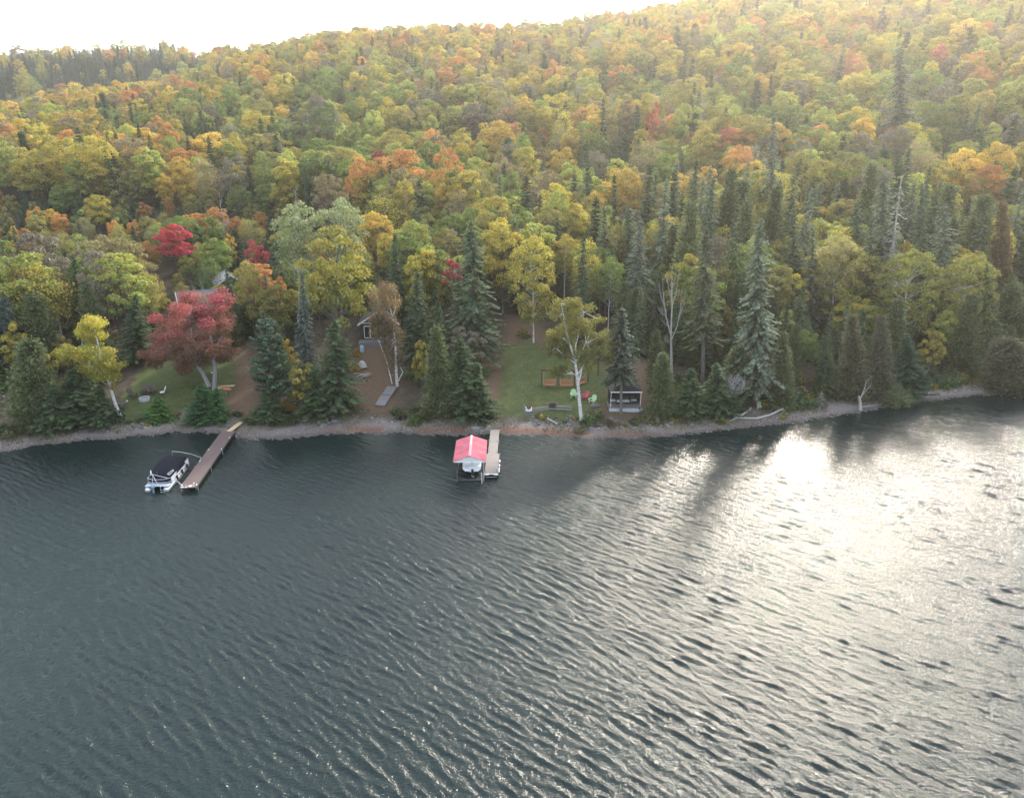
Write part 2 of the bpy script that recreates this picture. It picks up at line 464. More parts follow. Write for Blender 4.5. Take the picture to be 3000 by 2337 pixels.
# ------------------------------------------------------------------ foliage builders
def _nrm(a): return a / np.maximum(np.linalg.norm(a, axis=-1, keepdims=True), 1e-9)
def cards(P, N, size, rng, aspect=.62, jit=.7):
    n = len(P)
    N = _nrm(N + jit * rng.normal(size=(n, 3)))
    T = _nrm(np.cross(N, rng.normal(size=(n, 3)))); B = np.cross(N, T)
    s = (size * (.65 + .7 * rng.random(n)))[:, None]
    return np.stack([P + T * s, P + B * s * aspect, P - T * s, P - B * s * aspect], 1)
def cards_dir(P, T, N, ln, wd):
    B = _nrm(np.cross(N, T)); ln = np.asarray(ln).reshape(-1, 1); wd = np.asarray(wd).reshape(-1, 1)
    return np.stack([P + T * ln, P + B * wd, P - T * ln, P - B * wd], 1)
def crown_mesh(name, V, tip, rng, mat, clump=None):
    n = len(V)
    lv = rng.random(n) if clump is None else np.clip(.55 * rng.random(n) + .45 * clump, 0, 1)
    lh = rng.random(n) if clump is None else np.clip(.4 * rng.random(n) + .6 * clump[::-1], 0, 1)
    r4 = lambda a: np.repeat(np.asarray(a, float), 4)
    return fast_mesh(name, V.reshape(-1, 3), np.arange(n * 4).reshape(n, 4), mat, {'leafv': r4(lv), 'tip': r4(tip), 'leafh': r4(lh)})

def hardwood(seed, h=14.0, Rr=4.0, zb=.30, ncl=46, nleaf=140, ls=.18, flat=.72, twig=True, bark=None, oval=1.0, fill=.9, trunk_r=.17, split=False, bottom=-.75):
    rng = np.random.default_rng(seed)
    z0 = h * zb; cz = (z0 + h) / 2 + .04 * h; hh = (h - z0) / 2 - .02 * h
    i = np.arange(ncl); ga = i * 2.39996 + rng.random() * 6
    dz = np.clip(1 - (i + .5) / ncl * (1 - bottom), -1, 1) + rng.normal(0, .06, ncl); dz = np.clip(dz, -1, 1)
    dr = np.sqrt(np.maximum(0, 1 - dz * dz))
    inner = rng.random(ncl) < .2
    f = np.where(inner, rng.uniform(.25, .6, ncl), rng.uniform(.70, 1.0, ncl))
    lob = 1 + .22 * np.sin(ga * 2 + seed) * rng.random()
    C = np.stack([Rr * dr * np.cos(ga) * f * lob, Rr * dr * np.sin(ga) * f * lob, cz + hh * dz * np.where(inner, f, .80 + .2 * f)], -1)
    C[:, 2] += rng.normal(0, .25, ncl)
    rc = Rr * rng.uniform(.21, .36, ncl) * oval
    V, tip, clv = [], [], []
    cval = rng.random(ncl)
    for k in range(ncl):
        m = int(nleaf * (rc[k] / (Rr * .28)) ** 1.6)
        d = _nrm(rng.normal(size=(m, 3))); d[:, 2] = np.where(d[:, 2] < -.35, -d[:, 2], d[:, 2])
        rad = rc[k] * (.5 + .55 * rng.random(m) ** .6) * fill
        P = C[k] + d * rad[:, None] * np.array([1, 1, flat])
        V.append(cards(P, d + np.array([0, 0, .5]), ls, rng))
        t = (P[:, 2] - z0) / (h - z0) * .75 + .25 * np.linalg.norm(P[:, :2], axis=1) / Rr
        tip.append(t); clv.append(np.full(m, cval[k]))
    V = np.concatenate(V); tip = np.concatenate(tip); clv = np.concatenate(clv)
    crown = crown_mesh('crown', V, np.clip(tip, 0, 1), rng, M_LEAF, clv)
    mb = MB(); top = cz + hh * .45
    tp = [Vector((0, 0, -.4))]; 
    for q in range(1, 6):
        t = q / 5
        tp.append(Vector((rng.normal(0, .05) * h * .12 * t, rng.normal(0, .05) * h * .12 * t, top * t)))
    mb.tube(tp, [trunk_r * 1.35] + [trunk_r * (1 - .75 * q / 5) for q in range(1, 6)], 6)
    if twig:
        for k in range(ncl):
            zs = max(z0 * .75, min(top * .98, C[k][2] - (.5 + .35 * rng.random()) * math.hypot(C[k][0], C[k][1])))
            t = zs / top; a = tp[min(int(t * 5), 4)].lerp(tp[min(int(t * 5) + 1, 5)], t * 5 - int(t * 5) if t < 1 else 1)
            b = Vector(C[k]); mid = a.lerp(b, .5) + Vector((0, 0, -.06 * (b - a).length)) + Vector(rng.normal(0, .12, 3))
            r0 = trunk_r * .30
            mb.tube([a, mid, b], [r0, r0 * .6, .012], 3, cap=False)
    return crown, mb.mesh('trunk', bark or M_BARK), h, Rr

def spruce(seed, h=18.0, Rr=2.6, zb=.08, nw=38, nb=6, droop=.35, ragged=.35, ln=.24, wd=.075, lichen=0.0, power=.85, top=1.0, bark=None, up=.1, skip=0.0, dead_low=.0):
    rng = np.random.default_rng(seed)
    V, tip, clv = [], [], []
    mb = MB()
    mb.tube([(0, 0, -.4), (0, 0, h * .5), (0, 0, h * .97)], [.028 * h * .35 + .06, .018 * h * .35 + .04, .015], 6)
    z0 = zb * h
    for i in range(nw):
        t = (i + rng.random() * .6) / nw
        z = z0 + (h * .985 - z0) * t
        L0 = Rr * (1 - t) ** power + .16
        az0 = rng.random() * 6.283
        for b in range(nb):
            if rng.random() < skip: continue
            L = L0 * (1 - ragged * rng.random()) * (1.0 + .12 * (rng.random() < .2))
            az = az0 + b * 6.283 / nb + rng.normal(0, .4)
            zj = z + rng.normal(0, .55) * h / nw; drp = droop * rng.uniform(.5, 1.5)
            if rng.random() < .07: L *= 1.25
            D = np.array([math.cos(az), math.sin(az), 0]); S = np.array([-D[1], D[0], 0])
            m = max(3, int(L / .17)); s = np.linspace(.12, 1, m)
            zz = zj - drp * L * s ** 1.4 + up * L * s ** 4
            P = D * (L * s)[:, None]; P[:, 2] = zz
            lo = .11 * L * (1 - .75 * s) + ln * (.7 + .5 * rng.random(m))
            cv = rng.random()
            for sg in (-1, 1):
                T = _nrm(D * .75 + S * sg * (.55 + .3 * rng.random((m, 1))) + np.array([0, 0, -1]) * (.22 + .35 * rng.random((m, 1)) * (1 + lichen)))
                N = _nrm(np.array([0, 0, 1.0]) + .55 * rng.normal(size=(m, 3)))
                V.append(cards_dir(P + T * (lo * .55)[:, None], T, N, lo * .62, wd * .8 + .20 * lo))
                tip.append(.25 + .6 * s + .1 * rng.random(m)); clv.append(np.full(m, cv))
            if L > .9 and b % 2 == 0:
                mb.tube([(0, 0, z), tuple(P[-1])], [.03, .008], 3, cap=False)
    m = 14
    P = np.zeros((m, 3)); P[:, 2] = h * np.linspace(.95, 1.0, m)
    T = _nrm(rng.normal(size=(m, 3)) * .5 + np.array([0, 0, 1.2]))
    V.append(cards_dir(P, T, _nrm(rng.normal(size=(m, 3))), np.full(m, .22), np.full(m, .06))); tip.append(np.full(m, .8)); clv.append(np.full(m, .5))
    V = np.concatenate(V); tip = np.concatenate(tip); clv = np.concatenate(clv)
    return crown_mesh('crown', V, np.clip(tip, 0, 1), rng, M_NEEDLE, clv), mb.mesh('trunk', bark or M_CBARK), h, Rr

def cedar(seed, h=11.0, Rr=2.0, ns=260, nl=20, ls=.19, zb=.04, prof=.6, lump=.3, tl=.15):
    rng = np.random.default_rng(seed)
    V, tip, clv = [], [], []
    for k in range(ns):
        t = rng.random() ** 1.15
        r = Rr * (1 - t) ** prof * min(1, (t + tl) / (tl + .12)) * (1 - lump * rng.random())
        az = rng.random() * 6.283; D = np.array([math.cos(az), math.sin(az), 0])
        z = zb * h + (h * .97 - zb * h) * t
        c = D * r * .82; c[2] = z
        m = int(nl * (.7 + .6 * rng.random()))
        sp = .10 + .15 * Rr * (1 - t * .6)
        P = c + rng.normal(size=(m, 3)) * np.array([sp, sp, sp * .8])
        out = P - c + D * .4; T = _nrm(out * np.array([1, 1, .6]) + np.array([0, 0, .25]) + .3 * rng.normal(size=(m, 3)))
        N = _nrm(D + .6 * rng.normal(size=(m, 3)))
        l = ls * (.6 + .8 * rng.random(m))
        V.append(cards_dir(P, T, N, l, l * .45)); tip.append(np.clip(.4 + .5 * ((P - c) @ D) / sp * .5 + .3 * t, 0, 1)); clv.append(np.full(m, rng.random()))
    mb = MB(); mb.tube([(0, 0, -.4), (.05, 0, h * .5), (0, 0, h * .95)], [.17, .11, .012], 6)
    for k in range(26):
        t = rng.random() * .8; az = rng.random() * 6.28; r = Rr * (1 - t) ** prof * .8
        mb.tube([(0, 0, h * t), (math.cos(az) * r, math.sin(az) * r, h * t + .25 * r)], [.025, .008], 3, cap=False)
    return crown_mesh('crown', np.concatenate(V), np.concatenate(tip), rng, M_NEEDLE, np.concatenate(clv)), mb.mesh('trunk', M_CBARK), h, Rr

def bush(seed, h=1.6, Rr=1.2, n=420, ls=.12):
    rng = np.random.default_rng(seed)
    d = _nrm(rng.normal(size=(n, 3))); d[:, 2] = np.abs(d[:, 2])
    k = rng.integers(0, 7, n); off = rng.normal(size=(7, 3)) * np.array([.42, .42, .12]) * Rr
    P = off[k] + d * (Rr * .6 * (.4 + .6 * rng.random(n)))[:, None] * np.array([1, 1, h / Rr * 1.1])
    P[:, 2] = np.abs(P[:, 2])
    V = cards(P, d + np.array([0, 0, .4]), ls, rng)
    mb = MB()
    for q in range(7): mb.tube([(0, 0, -.15), tuple(off[q] + np.array([0, 0, h * .7]))], [.025, .008], 3, cap=False)
    return crown_mesh('foliage', V, np.clip(P[:, 2] / h, 0, 1), rng, M_LEAF, rng.random(7)[k]), mb.mesh('stem', M_BARK), h, Rr

def fern_tree(seed, path, limbs, cl, Rc, nleaf, ls, bark, fill=1.0, flat=.8, leafmat=None):
    """one of a kind tree: path and limbs are tubes [(points, r0, r1)], cl are clump centres"""
    rng = np.random.default_rng(seed); mb = MB()
    for pts, r0, r1 in [path] + limbs:
        n = len(pts); mb.tube(pts, [r0 + (r1 - r0) * k / (n - 1) for k in range(n)], 7 if r0 > .08 else 4)
    V, tip, clv = [], [], []
    C = np.array(cl, float); zmin, zmax = C[:, 2].min() - 1, C[:, 2].max() + 1
    for c in C:
        rr = Rc * rng.uniform(.75, 1.3); m = int(nleaf * (rr / Rc) ** 2)
        d = _nrm(rng.normal(size=(m, 3)))
        P = c + d * (rr * fill * (.25 + .8 * rng.random(m) ** .7))[:, None] * np.array([1, 1, flat])
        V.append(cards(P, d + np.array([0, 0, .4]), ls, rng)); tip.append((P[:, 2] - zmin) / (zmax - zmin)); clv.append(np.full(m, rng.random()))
        # twigs to the clump from the nearest limb point
        allp = [p for pts, _, _ in [path] + limbs for p in pts[1:]]
        q = min(allp, key=lambda p: (Vector(p) - Vector(c)).length)
        mb.tube([q, Vector(q).lerp(Vector(c), .5) + Vector((0, 0, -.1)), c], [.03, .02, .008], 3, cap=False)
    return crown_mesh('crown', np.concatenate(V), np.clip(np.concatenate(tip), 0, 1), rng, leafmat or M_LEAF, np.concatenate(clv)), mb.mesh('trunk', bark)

def dead_conifer(seed, h, Rr):
    return spruce(seed, h, Rr, nw=int(h * 1.7), nb=5, droop=.7, ragged=.6, ln=.20, wd=.03, lichen=1.5, skip=.25, bark=M_DEAD)

PROTO = {
    'maple_a': hardwood(1, 14, 4.3, .24, 56, 125), 'maple_b': hardwood(2, 13, 4.0, .22, 48, 130, oval=1.05), 'maple_c': hardwood(3, 15, 3.6, .28, 60, 110),
    'maple_d': hardwood(4, 12, 4.2, .20, 46, 140, oval=1.05), 'maple_e': hardwood(9, 14, 3.6, .24, 44, 140, oval=1.05), 'maple_f': hardwood(10, 15, 3.9, .22, 70, 95, oval=.85, fill=1.05),
    'birch_a': hardwood(5, 15, 2.7, .34, 54, 110, .15, .8, bark=M_BIRCH, trunk_r=.14), 'birch_b': hardwood(6, 14, 3.0, .30, 50, 110, .15, .85, bark=M_BIRCH, trunk_r=.14, fill=1.05),
    'birch_c': hardwood(15, 14, 3.0, .14, 62, 115, .15, .95, bark=M_BIRCH, trunk_r=.13, fill=1.0, bottom=-.95), 'tuft': hardwood(16, 14, 1.7, .70, 16, 100, .15, .9),
    'twiggy': hardwood(7, 13, 3.6, .22, 84, 36, .15, .9, fill=1.25), 'sapling': hardwood(8, 7, 1.9, .08, 38, 85, .15, .95, trunk_r=.08), 'sapling_b': hardwood(18, 6, 1.6, .08, 34, 85, .14, 1.0, trunk_r=.07),
    'fir_a': spruce(21, 15, 1.9, .05, 46, 7, .22, .35), 'fir_b': spruce(22, 14, 2.5, .05, 44, 7, .34, .6), 'fir_c': spruce(23, 8, 1.9, .04, 28, 8, .15, .3, up=.2),
    'spruce_a': spruce(24, 21, 3.2, .06, 56, 7, .42, .55, .22), 'spruce_b': spruce(25, 20, 2.8, .14, 50, 7, .5, .6, .22, skip=.14), 'spruce_c': spruce(26, 22, 3.0, .30, 46, 7, .45, .6, .24, skip=.14, power=.7),
    'spruce_d': spruce(28, 20, 3.0, .10, 50, 7, .6, .6, .24, skip=.12, power=.62, lichen=.6), 'spruce_bare': spruce(27, 18, 2.8, .32, 36, 8, .45, .45, .24, power=.6),
    'cedar_a': cedar(31, 11, 2.0, 300, 34, .14), 'cedar_b': cedar(32, 10, 2.1, 300, 34, .14, lump=.5, prof=.5), 'cedar_c': cedar(33, 12, 1.8, 340, 30, .14, prof=.75, lump=.45),
    'pine_a': spruce(34, 16, 3.0, .22, 24, 8, -.05, .45, .30, .10, power=.55, up=.25, skip=.1),
    'dead_spruce': dead_conifer(41, 18, 2.0),
}
BARE = {}
def bare(seed, h, Rr, n=26, mat=None, r0=.16):
    rng = np.random.default_rng(seed); mb = MB()
    tp = [Vector((rng.normal(0, .02) * h * t, rng.normal(0, .02) * h * t, h * t - .3 * (t == 0))) for t in np.linspace(0, 1, 6)]
    mb.tube(tp, [r0 * (1 - .9 * k / 5) for k in range(6)], 6)
    for k in range(n):
        t = .35 + .6 * rng.random(); q = t * 5; a = tp[int(q)].lerp(tp[int(q) + 1], q - int(q))
        az = rng.random() * 6.28; L = Rr * (1.15 - t) * rng.uniform(.7, 1.3)
        b = a + Vector((math.cos(az) * L * .7, math.sin(az) * L * .7, L * .9)); mid = a.lerp(b, .5) + Vector((math.cos(az), math.sin(az), -.2)) * .15 * L
        mb.tube([a, mid, b], [.05, .03, .008], 3, cap=False)
        for j in range(3):
            c = mid.lerp(b, rng.random()); mb.tube([c, c + Vector(rng.normal(0, .4, 3)) * L * .5 + Vector((0, 0, L * .25))], [.02, .005], 3, cap=False)
    return mb.mesh('trunk', mat or M_DEAD)

# ------------------------------------------------------------------ tree placing
TINT = {
    'yellowgreen': ((0.24, 0.23, 0.034), (0.455, 0.371, 0.053)),
    'olive': ((0.147, 0.16, 0.038), (0.289, 0.256, 0.057)),
    'green': ((0.08, 0.136, 0.029), (0.179, 0.237, 0.042)),
    'lime': ((0.165, 0.22, 0.043), (0.352, 0.374, 0.076)),
    'gold': ((0.332, 0.253, 0.038), (0.567, 0.387, 0.065)),
    'orange': ((0.28, 0.189, 0.04), (0.526, 0.255, 0.068)),
    'brown': ((0.163, 0.143, 0.072), (0.273, 0.215, 0.098)),
    'red': ((0.23, 0.12, 0.05), (0.44, 0.12, 0.085)),
    'grey': ((0.137, 0.127, 0.086), (0.202, 0.182, 0.124)),
    'aspen': ((0.137, 0.176, 0.065), (0.286, 0.325, 0.143)),
    'fir': ((0.036, 0.065, 0.032), (0.076, 0.119, 0.05)),
    'spruce': ((0.062, 0.096, 0.051), (0.122, 0.169, 0.087)),
    'bluespruce': ((0.052, 0.081, 0.068), (0.111, 0.15, 0.13)),
    'lichen': ((0.114, 0.144, 0.089), (0.192, 0.23, 0.154)),
    'cedar': ((0.08, 0.106, 0.041), (0.153, 0.18, 0.078)),
    'rusty': ((0.132, 0.108, 0.048), (0.204, 0.15, 0.072)),
    'pine': ((0.042, 0.077, 0.045), (0.084, 0.133, 0.077)),
    'pale': ((0.22, 0.22, 0.182), (0.319, 0.308, 0.264)),
}
def tree(protokey, loc, H, Rw, tint, rz, label, group=None, kind=None, cat=None, lean=0.0, lean_y=0.0, vary=None):
    crown, trunk, h0, R0 = PROTO[protokey] if isinstance(protokey, str) else protokey
    if kind is None:
        con = isinstance(protokey, str) and (protokey[:3] in ('fir', 'spr', 'ced', 'pin') or protokey == 'dead_spruce') 
        kind = 'conifer_tree' if con else 'broadleaf_tree'; cat = 'conifer' if con else 'broadleaf tree'
    e = empty(kind, loc, 0, label, cat, group)
    e.rotation_mode = 'XYZ'
    e.rotation_euler = Euler((lean_y, lean, 0)) if (lean or lean_y) else Euler((0, 0, 0))
    w = math.sin(rz * 17.0) * .16 if R0 != 1 else 0.0
    s = (Rw / R0 * (1 + w), Rw / R0 * (1 - w), H / h0)
    for nm, me in (('trunk', trunk), ('crown', crown)):
        if me is None: continue
        o = bpy.data.objects.new(nm if kind != 'shrub' else ('stem' if nm == 'trunk' else 'foliage'), me); COL.objects.link(o); o.parent = e
        o.scale = s; o.rotation_euler = (0, 0, rz)
        if nm == 'crown':
            a, b = TINT[tint] if isinstance(tint, str) else [[min(.6, 1.25 * c) for c in q] for q in tint]
            k = vary if vary is not None else 1.0
            o['tint'] = [x * k for x in a]; o['tip_tint'] = [x * k for x in b]
    return e
HEROES = []   # footprints already taken (x, y, r)
def hero(proto, base, top, wpx, tint, label, Y=None, kind=None, cat=None, rz=None, group=None, lean=True, vary=None):
    if Y is None: p = ground(*base)
    else:
        x, fw, v = ray(*base); xx = x / fw * Y; p = Vector((xx, Y, tz(xx, Y)))
    t = atY(top[0], top[1], p.y)
    H = max(1.0, t.z - p.z); W = wpx * p.y / (FPX * CP + (1168.5 - (top[1] + base[1]) / 2) * SP) / 2
    ln = math.atan2(t.x - p.x, H) if lean else 0
    if isinstance(proto, str) and proto[:3] in ('spr', 'fir', 'dea', 'pin'): W *= 1.28
    HEROES.append((p.x, p.y, W))
    return tree(proto, p, H, W, tint, rz if rz is not None else (p.x * 7.3 + p.y * 3.1) % 6.28, label, group, kind, cat, ln, 0, vary)
# ------------------------------------------------------------------ trees that stand out
def local_pts(base, pts):
    out = []
    for q in pts:
        p = atY(q[0], q[1], base.y + (q[2] if len(q) > 2 else 0)); out.append((p.x - base.x, p.y - base.y, p.z - base.z))
    return out
def ell(rng, n, cx, cy, rx, ry, base, dy0=-1.0, dy1=1.0, solid=.5):
    out = []
    k = rx * base.y / 2150.0
    for _ in range(n):
        a = rng.random() * 6.283; r = (solid + (1 - solid) * rng.random()) * math.sqrt(rng.random()) ** .6
        dep = math.sqrt(max(.05, 1 - r * r)) * k * (dy0 + (dy1 - dy0) * rng.random())
        out.append((cx + rx * r * math.cos(a), cy + ry * r * math.sin(a), dep))
    return local_pts(base, out)

def special_trees():
    rng = np.random.default_rng(77)
    # big red maple, two leaning trunks
    b = ground(628, 1142)
    cl = ell(rng, 118, 558, 970, 148, 124, b) + ell(rng, 8, 640, 872, 40, 30, b) + ell(rng, 8, 452, 1040, 34, 34, b) + ell(rng, 6, 540, 1070, 40, 22, b) + ell(rng, 7, 670, 1030, 30, 30, b)
    pr = fern_tree(501, (local_pts(b, [(628, 1144), (630, 1085), (625, 1030), (612, 960), (618, 890)]), .34, .06),
                   [(local_pts(b, [(613, 1132), (592, 1090), (560, 1050), (520, 1018), (480, 985)]), .30, .05),
                    (local_pts(b, [(592, 1090), (575, 1040), (562, 985), (555, 920)]), .16, .03), (local_pts(b, [(560, 1050), (545, 1020), (500, 1010), (455, 1030)]), .12, .03),
                    (local_pts(b, [(625, 1030), (650, 985), (668, 940)]), .13, .03), (local_pts(b, [(627, 1060), (650, 1035), (672, 1030)]), .10, .03)],
                   cl, 1.0, 290, .115, bark_mat('pale_grey_bark', (.20, .20, .20), (.36, .36, .36)), flat=.7)
    tree((pr[0], pr[1], 1, 1), b, 1, 1, ((.15, .088, .048), (.31, .070, .066)), 0, 'large crimson maple with two grey trunks on the left yard'); HEROES.append((b.x, b.y, 5))
    # white birch in front of the lawn
    b = ground(1704, 1236)
    cl = ell(rng, 96, 1698, 990, 116, 108, b, -.3, 1.0, .3) + ell(rng, 14, 1665, 905, 46, 34, b, 0, 1) + ell(rng, 12, 1775, 1020, 40, 40, b, -.5, 1) + ell(rng, 9, 1625, 1000, 38, 40, b) + ell(rng, 8, 1640, 1085, 34, 18, b, 0, 1)
    pr = fern_tree(502, (local_pts(b, [(1704, 1238), (1697, 1170), (1692, 1110), (1686, 1066), (1672, 1015), (1658, 970), (1650, 920), (1644, 890)]), .24, .03),
                   [(local_pts(b, [(1686, 1066), (1687, 1010), (1700, 960), (1712, 915)]), .11, .02), (local_pts(b, [(1687, 1060), (1705, 1030), (1716, 1004)]), .09, .03),
                    (local_pts(b, [(1684, 1064), (1652, 1040), (1626, 1018)]), .08, .03), (local_pts(b, [(1694, 1095), (1715, 1062), (1748, 1046)]), .08, .02),
                    (local_pts(b, [(1668, 1005), (1650, 992), (1628, 984)]), .05, .015), (local_pts(b, [(1695, 1120), (1701, 1098), (1704, 1082)]), .10, .07), (local_pts(b, [(1690, 1106), (1684, 1096), (1678, 1094)]), .06, .04)],
                   cl, .72, 170, .10, M_BIRCH, flat=.8)
    tree((pr[0], pr[1], 1, 1), b, 1, 1, ((.115, .125, .030), (.21, .19, .040)), 0, 'tall white forked birch with thin olive leaves in front of the lawn'); HEROES.append((b.x, b.y, 4))
    # leaning yellow birch on the left bank
    b = ground(360, 1232)
    cl = ell(rng, 20, 272, 965, 48, 42, b) + ell(rng, 16, 195, 1036, 44, 24, b) + ell(rng, 24, 275, 1040, 74, 34, b) + ell(rng, 20, 322, 1085, 52, 46, b) + ell(rng, 10, 250, 1090, 36, 22, b)
    pr = fern_tree(503, (local_pts(b, [(360, 1236), (342, 1195), (326, 1145), (310, 1090), (294, 1040), (282, 985), (272, 945)]), .24, .03),
                   [(local_pts(b, [(310, 1090), (262, 1078), (215, 1050), (180, 1035)]), .09, .02), (local_pts(b, [(322, 1130), (330, 1100), (340, 1070)]), .08, .02), (local_pts(b, [(298, 1050), (275, 1030), (240, 1010)]), .07, .02),
                    (local_pts(b, [(330, 1155), (318, 1130), (300, 1118)]), .07, .03)],
                   cl, .80, 200, .10, M_BIRCH, flat=.7)
    tree((pr[0], pr[1], 1, 1), b, 1, 1, ((.20, .20, .028), (.38, .33, .045)), 0, 'yellow birch leaning out from the left bank on a white trunk'); HEROES.append((b.x, b.y, 3))
    # brown weeping birch beside the boardwalk
    b = ground(1162, 1132)
    cl = ell(rng, 16, 1112, 955, 26, 50, b) + ell(rng, 26, 1122, 872, 48, 58, b) + ell(rng, 34, 1150, 1000, 36, 95, b) + ell(rng, 8, 1105, 930, 24, 20, b)
    pr = fern_tree(504, (local_pts(b, [(1164, 1134), (1160, 1070), (1158, 1000), (1152, 940), (1140, 890), (1128, 850)]), .22, .03),
                   [(local_pts(b, [(1152, 940), (1132, 910), (1112, 880)]), .08, .02), (local_pts(b, [(1150, 930), (1160, 895), (1158, 860)]), .07, .02), (local_pts(b, [(1165, 1120), (1180, 1090), (1172, 1075)]), .10, .03)],
                   cl, .72, 170, .09, M_BIRCH, flat=1.1)
    tree((pr[0], pr[1], 1, 1), b, 1, 1, ((.115, .090, .045), (.185, .125, .05)), 0, 'drooping brown-leaved birch beside the grey boardwalk'); HEROES.append((b.x, b.y, 2.5))
    # bare hardwood right of the gazebo
    b = ground(1968, 1100)
    mb = MB()
    for pts, r0, r1 in [([(1968, 1105), (1967, 1040), (1966, 970), (1969, 900), (1968, 840), (1970, 782)], .21, .02), ([(1966, 985), (1952, 930), (1944, 870), (1940, 815)], .10, .015), ([(1966, 1000), (1984, 955), (1994, 905), (1997, 850)], .10, .015),
                        ([(1968, 900), (1980, 860), (1990, 800)], .07, .012), ([(1968, 880), (1958, 840), (1952, 795)], .06, .012), ([(1948, 900), (1936, 868), (1930, 830)], .05, .01), ([(1990, 930), (2004, 890), (2008, 850)], .05, .01),
                        ([(1950, 925), (1938, 918), (1928, 905)], .04, .01), ([(1967, 960), (1950, 952), (1940, 940)], .04, .01), ([(1969, 850), (1976, 815), (1982, 785)], .04, .01), ([(1968, 1010), (1952, 1000), (1945, 990)], .03, .01)]:
        q = local_pts(b, pts); mb.tube(q, [r0 + (r1 - r0) * k / (len(q) - 1) for k in range(len(q))], 5)
        for j in range(9):
            i = rng.integers(1, len(q)); a = Vector(q[i - 1]).lerp(Vector(q[i]), rng.random())
            mb.tube([a, a + Vector((rng.normal(0, .45), rng.normal(0, .4), .5 + .6 * rng.random()))], [.022, .006], 3, cap=False)
    e = empty('broadleaf_tree', b, 0, 'bare grey tree with forked leafless limbs among green trees', 'broadleaf tree'); mb.obj('trunk', M_DEAD, e); HEROES.append((b.x, b.y, 2))
special_trees()

H = hero
H('cedar_b', (98, 1238), (88, 985), 150, 'cedar', 'wide olive cedar at the left edge of the shore')
H('spruce_d', (20, 1120), (14, 862), 110, 'bluespruce', 'blue-grey spruce cut by the left edge of the picture', Y=96)
H('fir_a', (62, 1000), (58, 820), 60, 'fir', 'dark narrow fir behind the blue-grey spruce', Y=106)
H('spruce_a', (412, 1125), (398, 858), 105, 'fir', 'dark spruce just left of the crimson maple', Y=101)
H('fir_b', (232, 1235), (215, 1075), 150, 'fir', 'dark green fir under the leaning yellow birch')
H('fir_b', (300, 1245), (290, 1130), 100, 'fir', 'low dark fir at the foot of the leaning birch')
H('fir_b', (150, 1262), (160, 1120), 110, 'fir', 'dark fir between the olive cedar and the leaning birch')
H('fir_c', (462, 1232), (464, 1160), 66, ((.030, .075, .020), (.07, .15, .03)), 'small bright green spruce by the fire ring')
H('fir_c', (600, 1236), (590, 1126), 84, ((.018, .050, .020), (.04, .10, .034)), 'bushy dark green fir in front of the maple trunks')
H('fir_c', (632, 1234), (634, 1136), 70, ((.018, .052, .018), (.045, .115, .034)), 'bushy green fir beside the left dock path')
H('pine_a', (810, 1212), (775, 920), 118, 'pine', 'dark green pine right of the left dock path')
H('fir_b', (790, 1236), (785, 1130), 90, 'fir', 'small dark fir at the foot of the dark pine')
H('spruce_a', (900, 1165), (886, 800), 84, 'bluespruce', 'blue-green spruce with grey dead lower boughs', vary=.95)
H('maple_b', (990, 1115), (985, 690), 200, ((.125, .145, .024), (.26, .225, .035)), 'big yellow-green maple left of the cabin', Y=102)
H('maple_d', (830, 1080), (800, 850), 120, ((.085, .110, .026), (.19, .17, .032)), 'rounded green maple between the pine and the crimson maple', Y=108)
H('fir_b', (985, 1210), (982, 935), 140, 'fir', 'broad dark fir below the big yellow-green maple')
H('fir_b', (920, 1225), (922, 1075), 100, 'fir', 'dark fir left of the leaf-covered slope')
H('sapling', (884, 1215), (880, 1068), 84, ((.12, .125, .025), (.23, .20, .03)), 'yellow-green young larch in front of the dark firs')
H('birch_b', (880, 1010), (878, 610), 130, 'aspen', 'tall pale green aspen left of its twin', Y=116)
H('birch_b', (1005, 1000), (1000, 600), 135, 'aspen', 'tall pale green aspen behind the yellow-green maple', Y=118)
H('cedar_c', (1290, 1222), (1278, 950), 122, 'cedar', 'large olive-grey cedar right of the boardwalk')
H('spruce_a', (1228, 1170), (1222, 790), 100, 'spruce', 'grey-green spruce behind the boardwalk birch', Y=103)
H('spruce_d', (1392, 1180), (1380, 640), 150, 'spruce', 'tallest grey spruce left of the lawn', Y=101)
H('fir_b', (1375, 1228), (1345, 985), 130, 'fir', 'dark fir standing left of the lawn')
H('fir_b', (1405, 1226), (1400, 1060), 90, 'fir', 'dark fir at the left edge of the lawn')
H('maple_c', (1300, 1100), (1270, 745), 120, ((.075, .105, .026), (.17, .165, .034)), 'green maple between two grey spruces', Y=112)
H('tuft', (1322, 940), (1325, 775), 58, ((.20, .05, .04), (.30, .035, .05)), 'small crimson maple crown among the spruces', Y=104)
H('birch_c', (1563, 1005), (1560, 706), 130, ((.15, .15, .024), (.34, .29, .04)), 'sunlit yellow-green birch at the top of the lawn')
H('spruce_b', (1522, 960), (1505, 640), 120, 'spruce', 'grey spruce behind the top of the lawn', Y=124)
H('spruce_bare', (1819, 1213), (1822, 895), 100, ((.045, .060, .042), (.085, .105, .075)), 'grey-green spruce with a bare trunk in front of the gazebo')
H('cedar_a', (1938, 1222), (1942, 1030), 96, 'cedar', 'olive cedar right of the gazebo')
H('cedar_c', (1926, 1150), (1922, 962), 70, 'cedar', 'green cedar behind the olive cedar by the gazebo', vary=.8)
H('spruce_c', (2058, 1120), (2068, 662), 100, ((.050, .062, .036), (.105, .115, .062)), 'tall spruce with a long bare grey trunk')
H('spruce_d', (2212, 1170), (2226, 645), 156, 'lichen', 'broad lichen-grey spruce above the driftwood logs')
H('cedar_c', (2288, 1198), (2296, 968), 84, 'cedar', 'grey-olive cedar right of the driftwood logs')
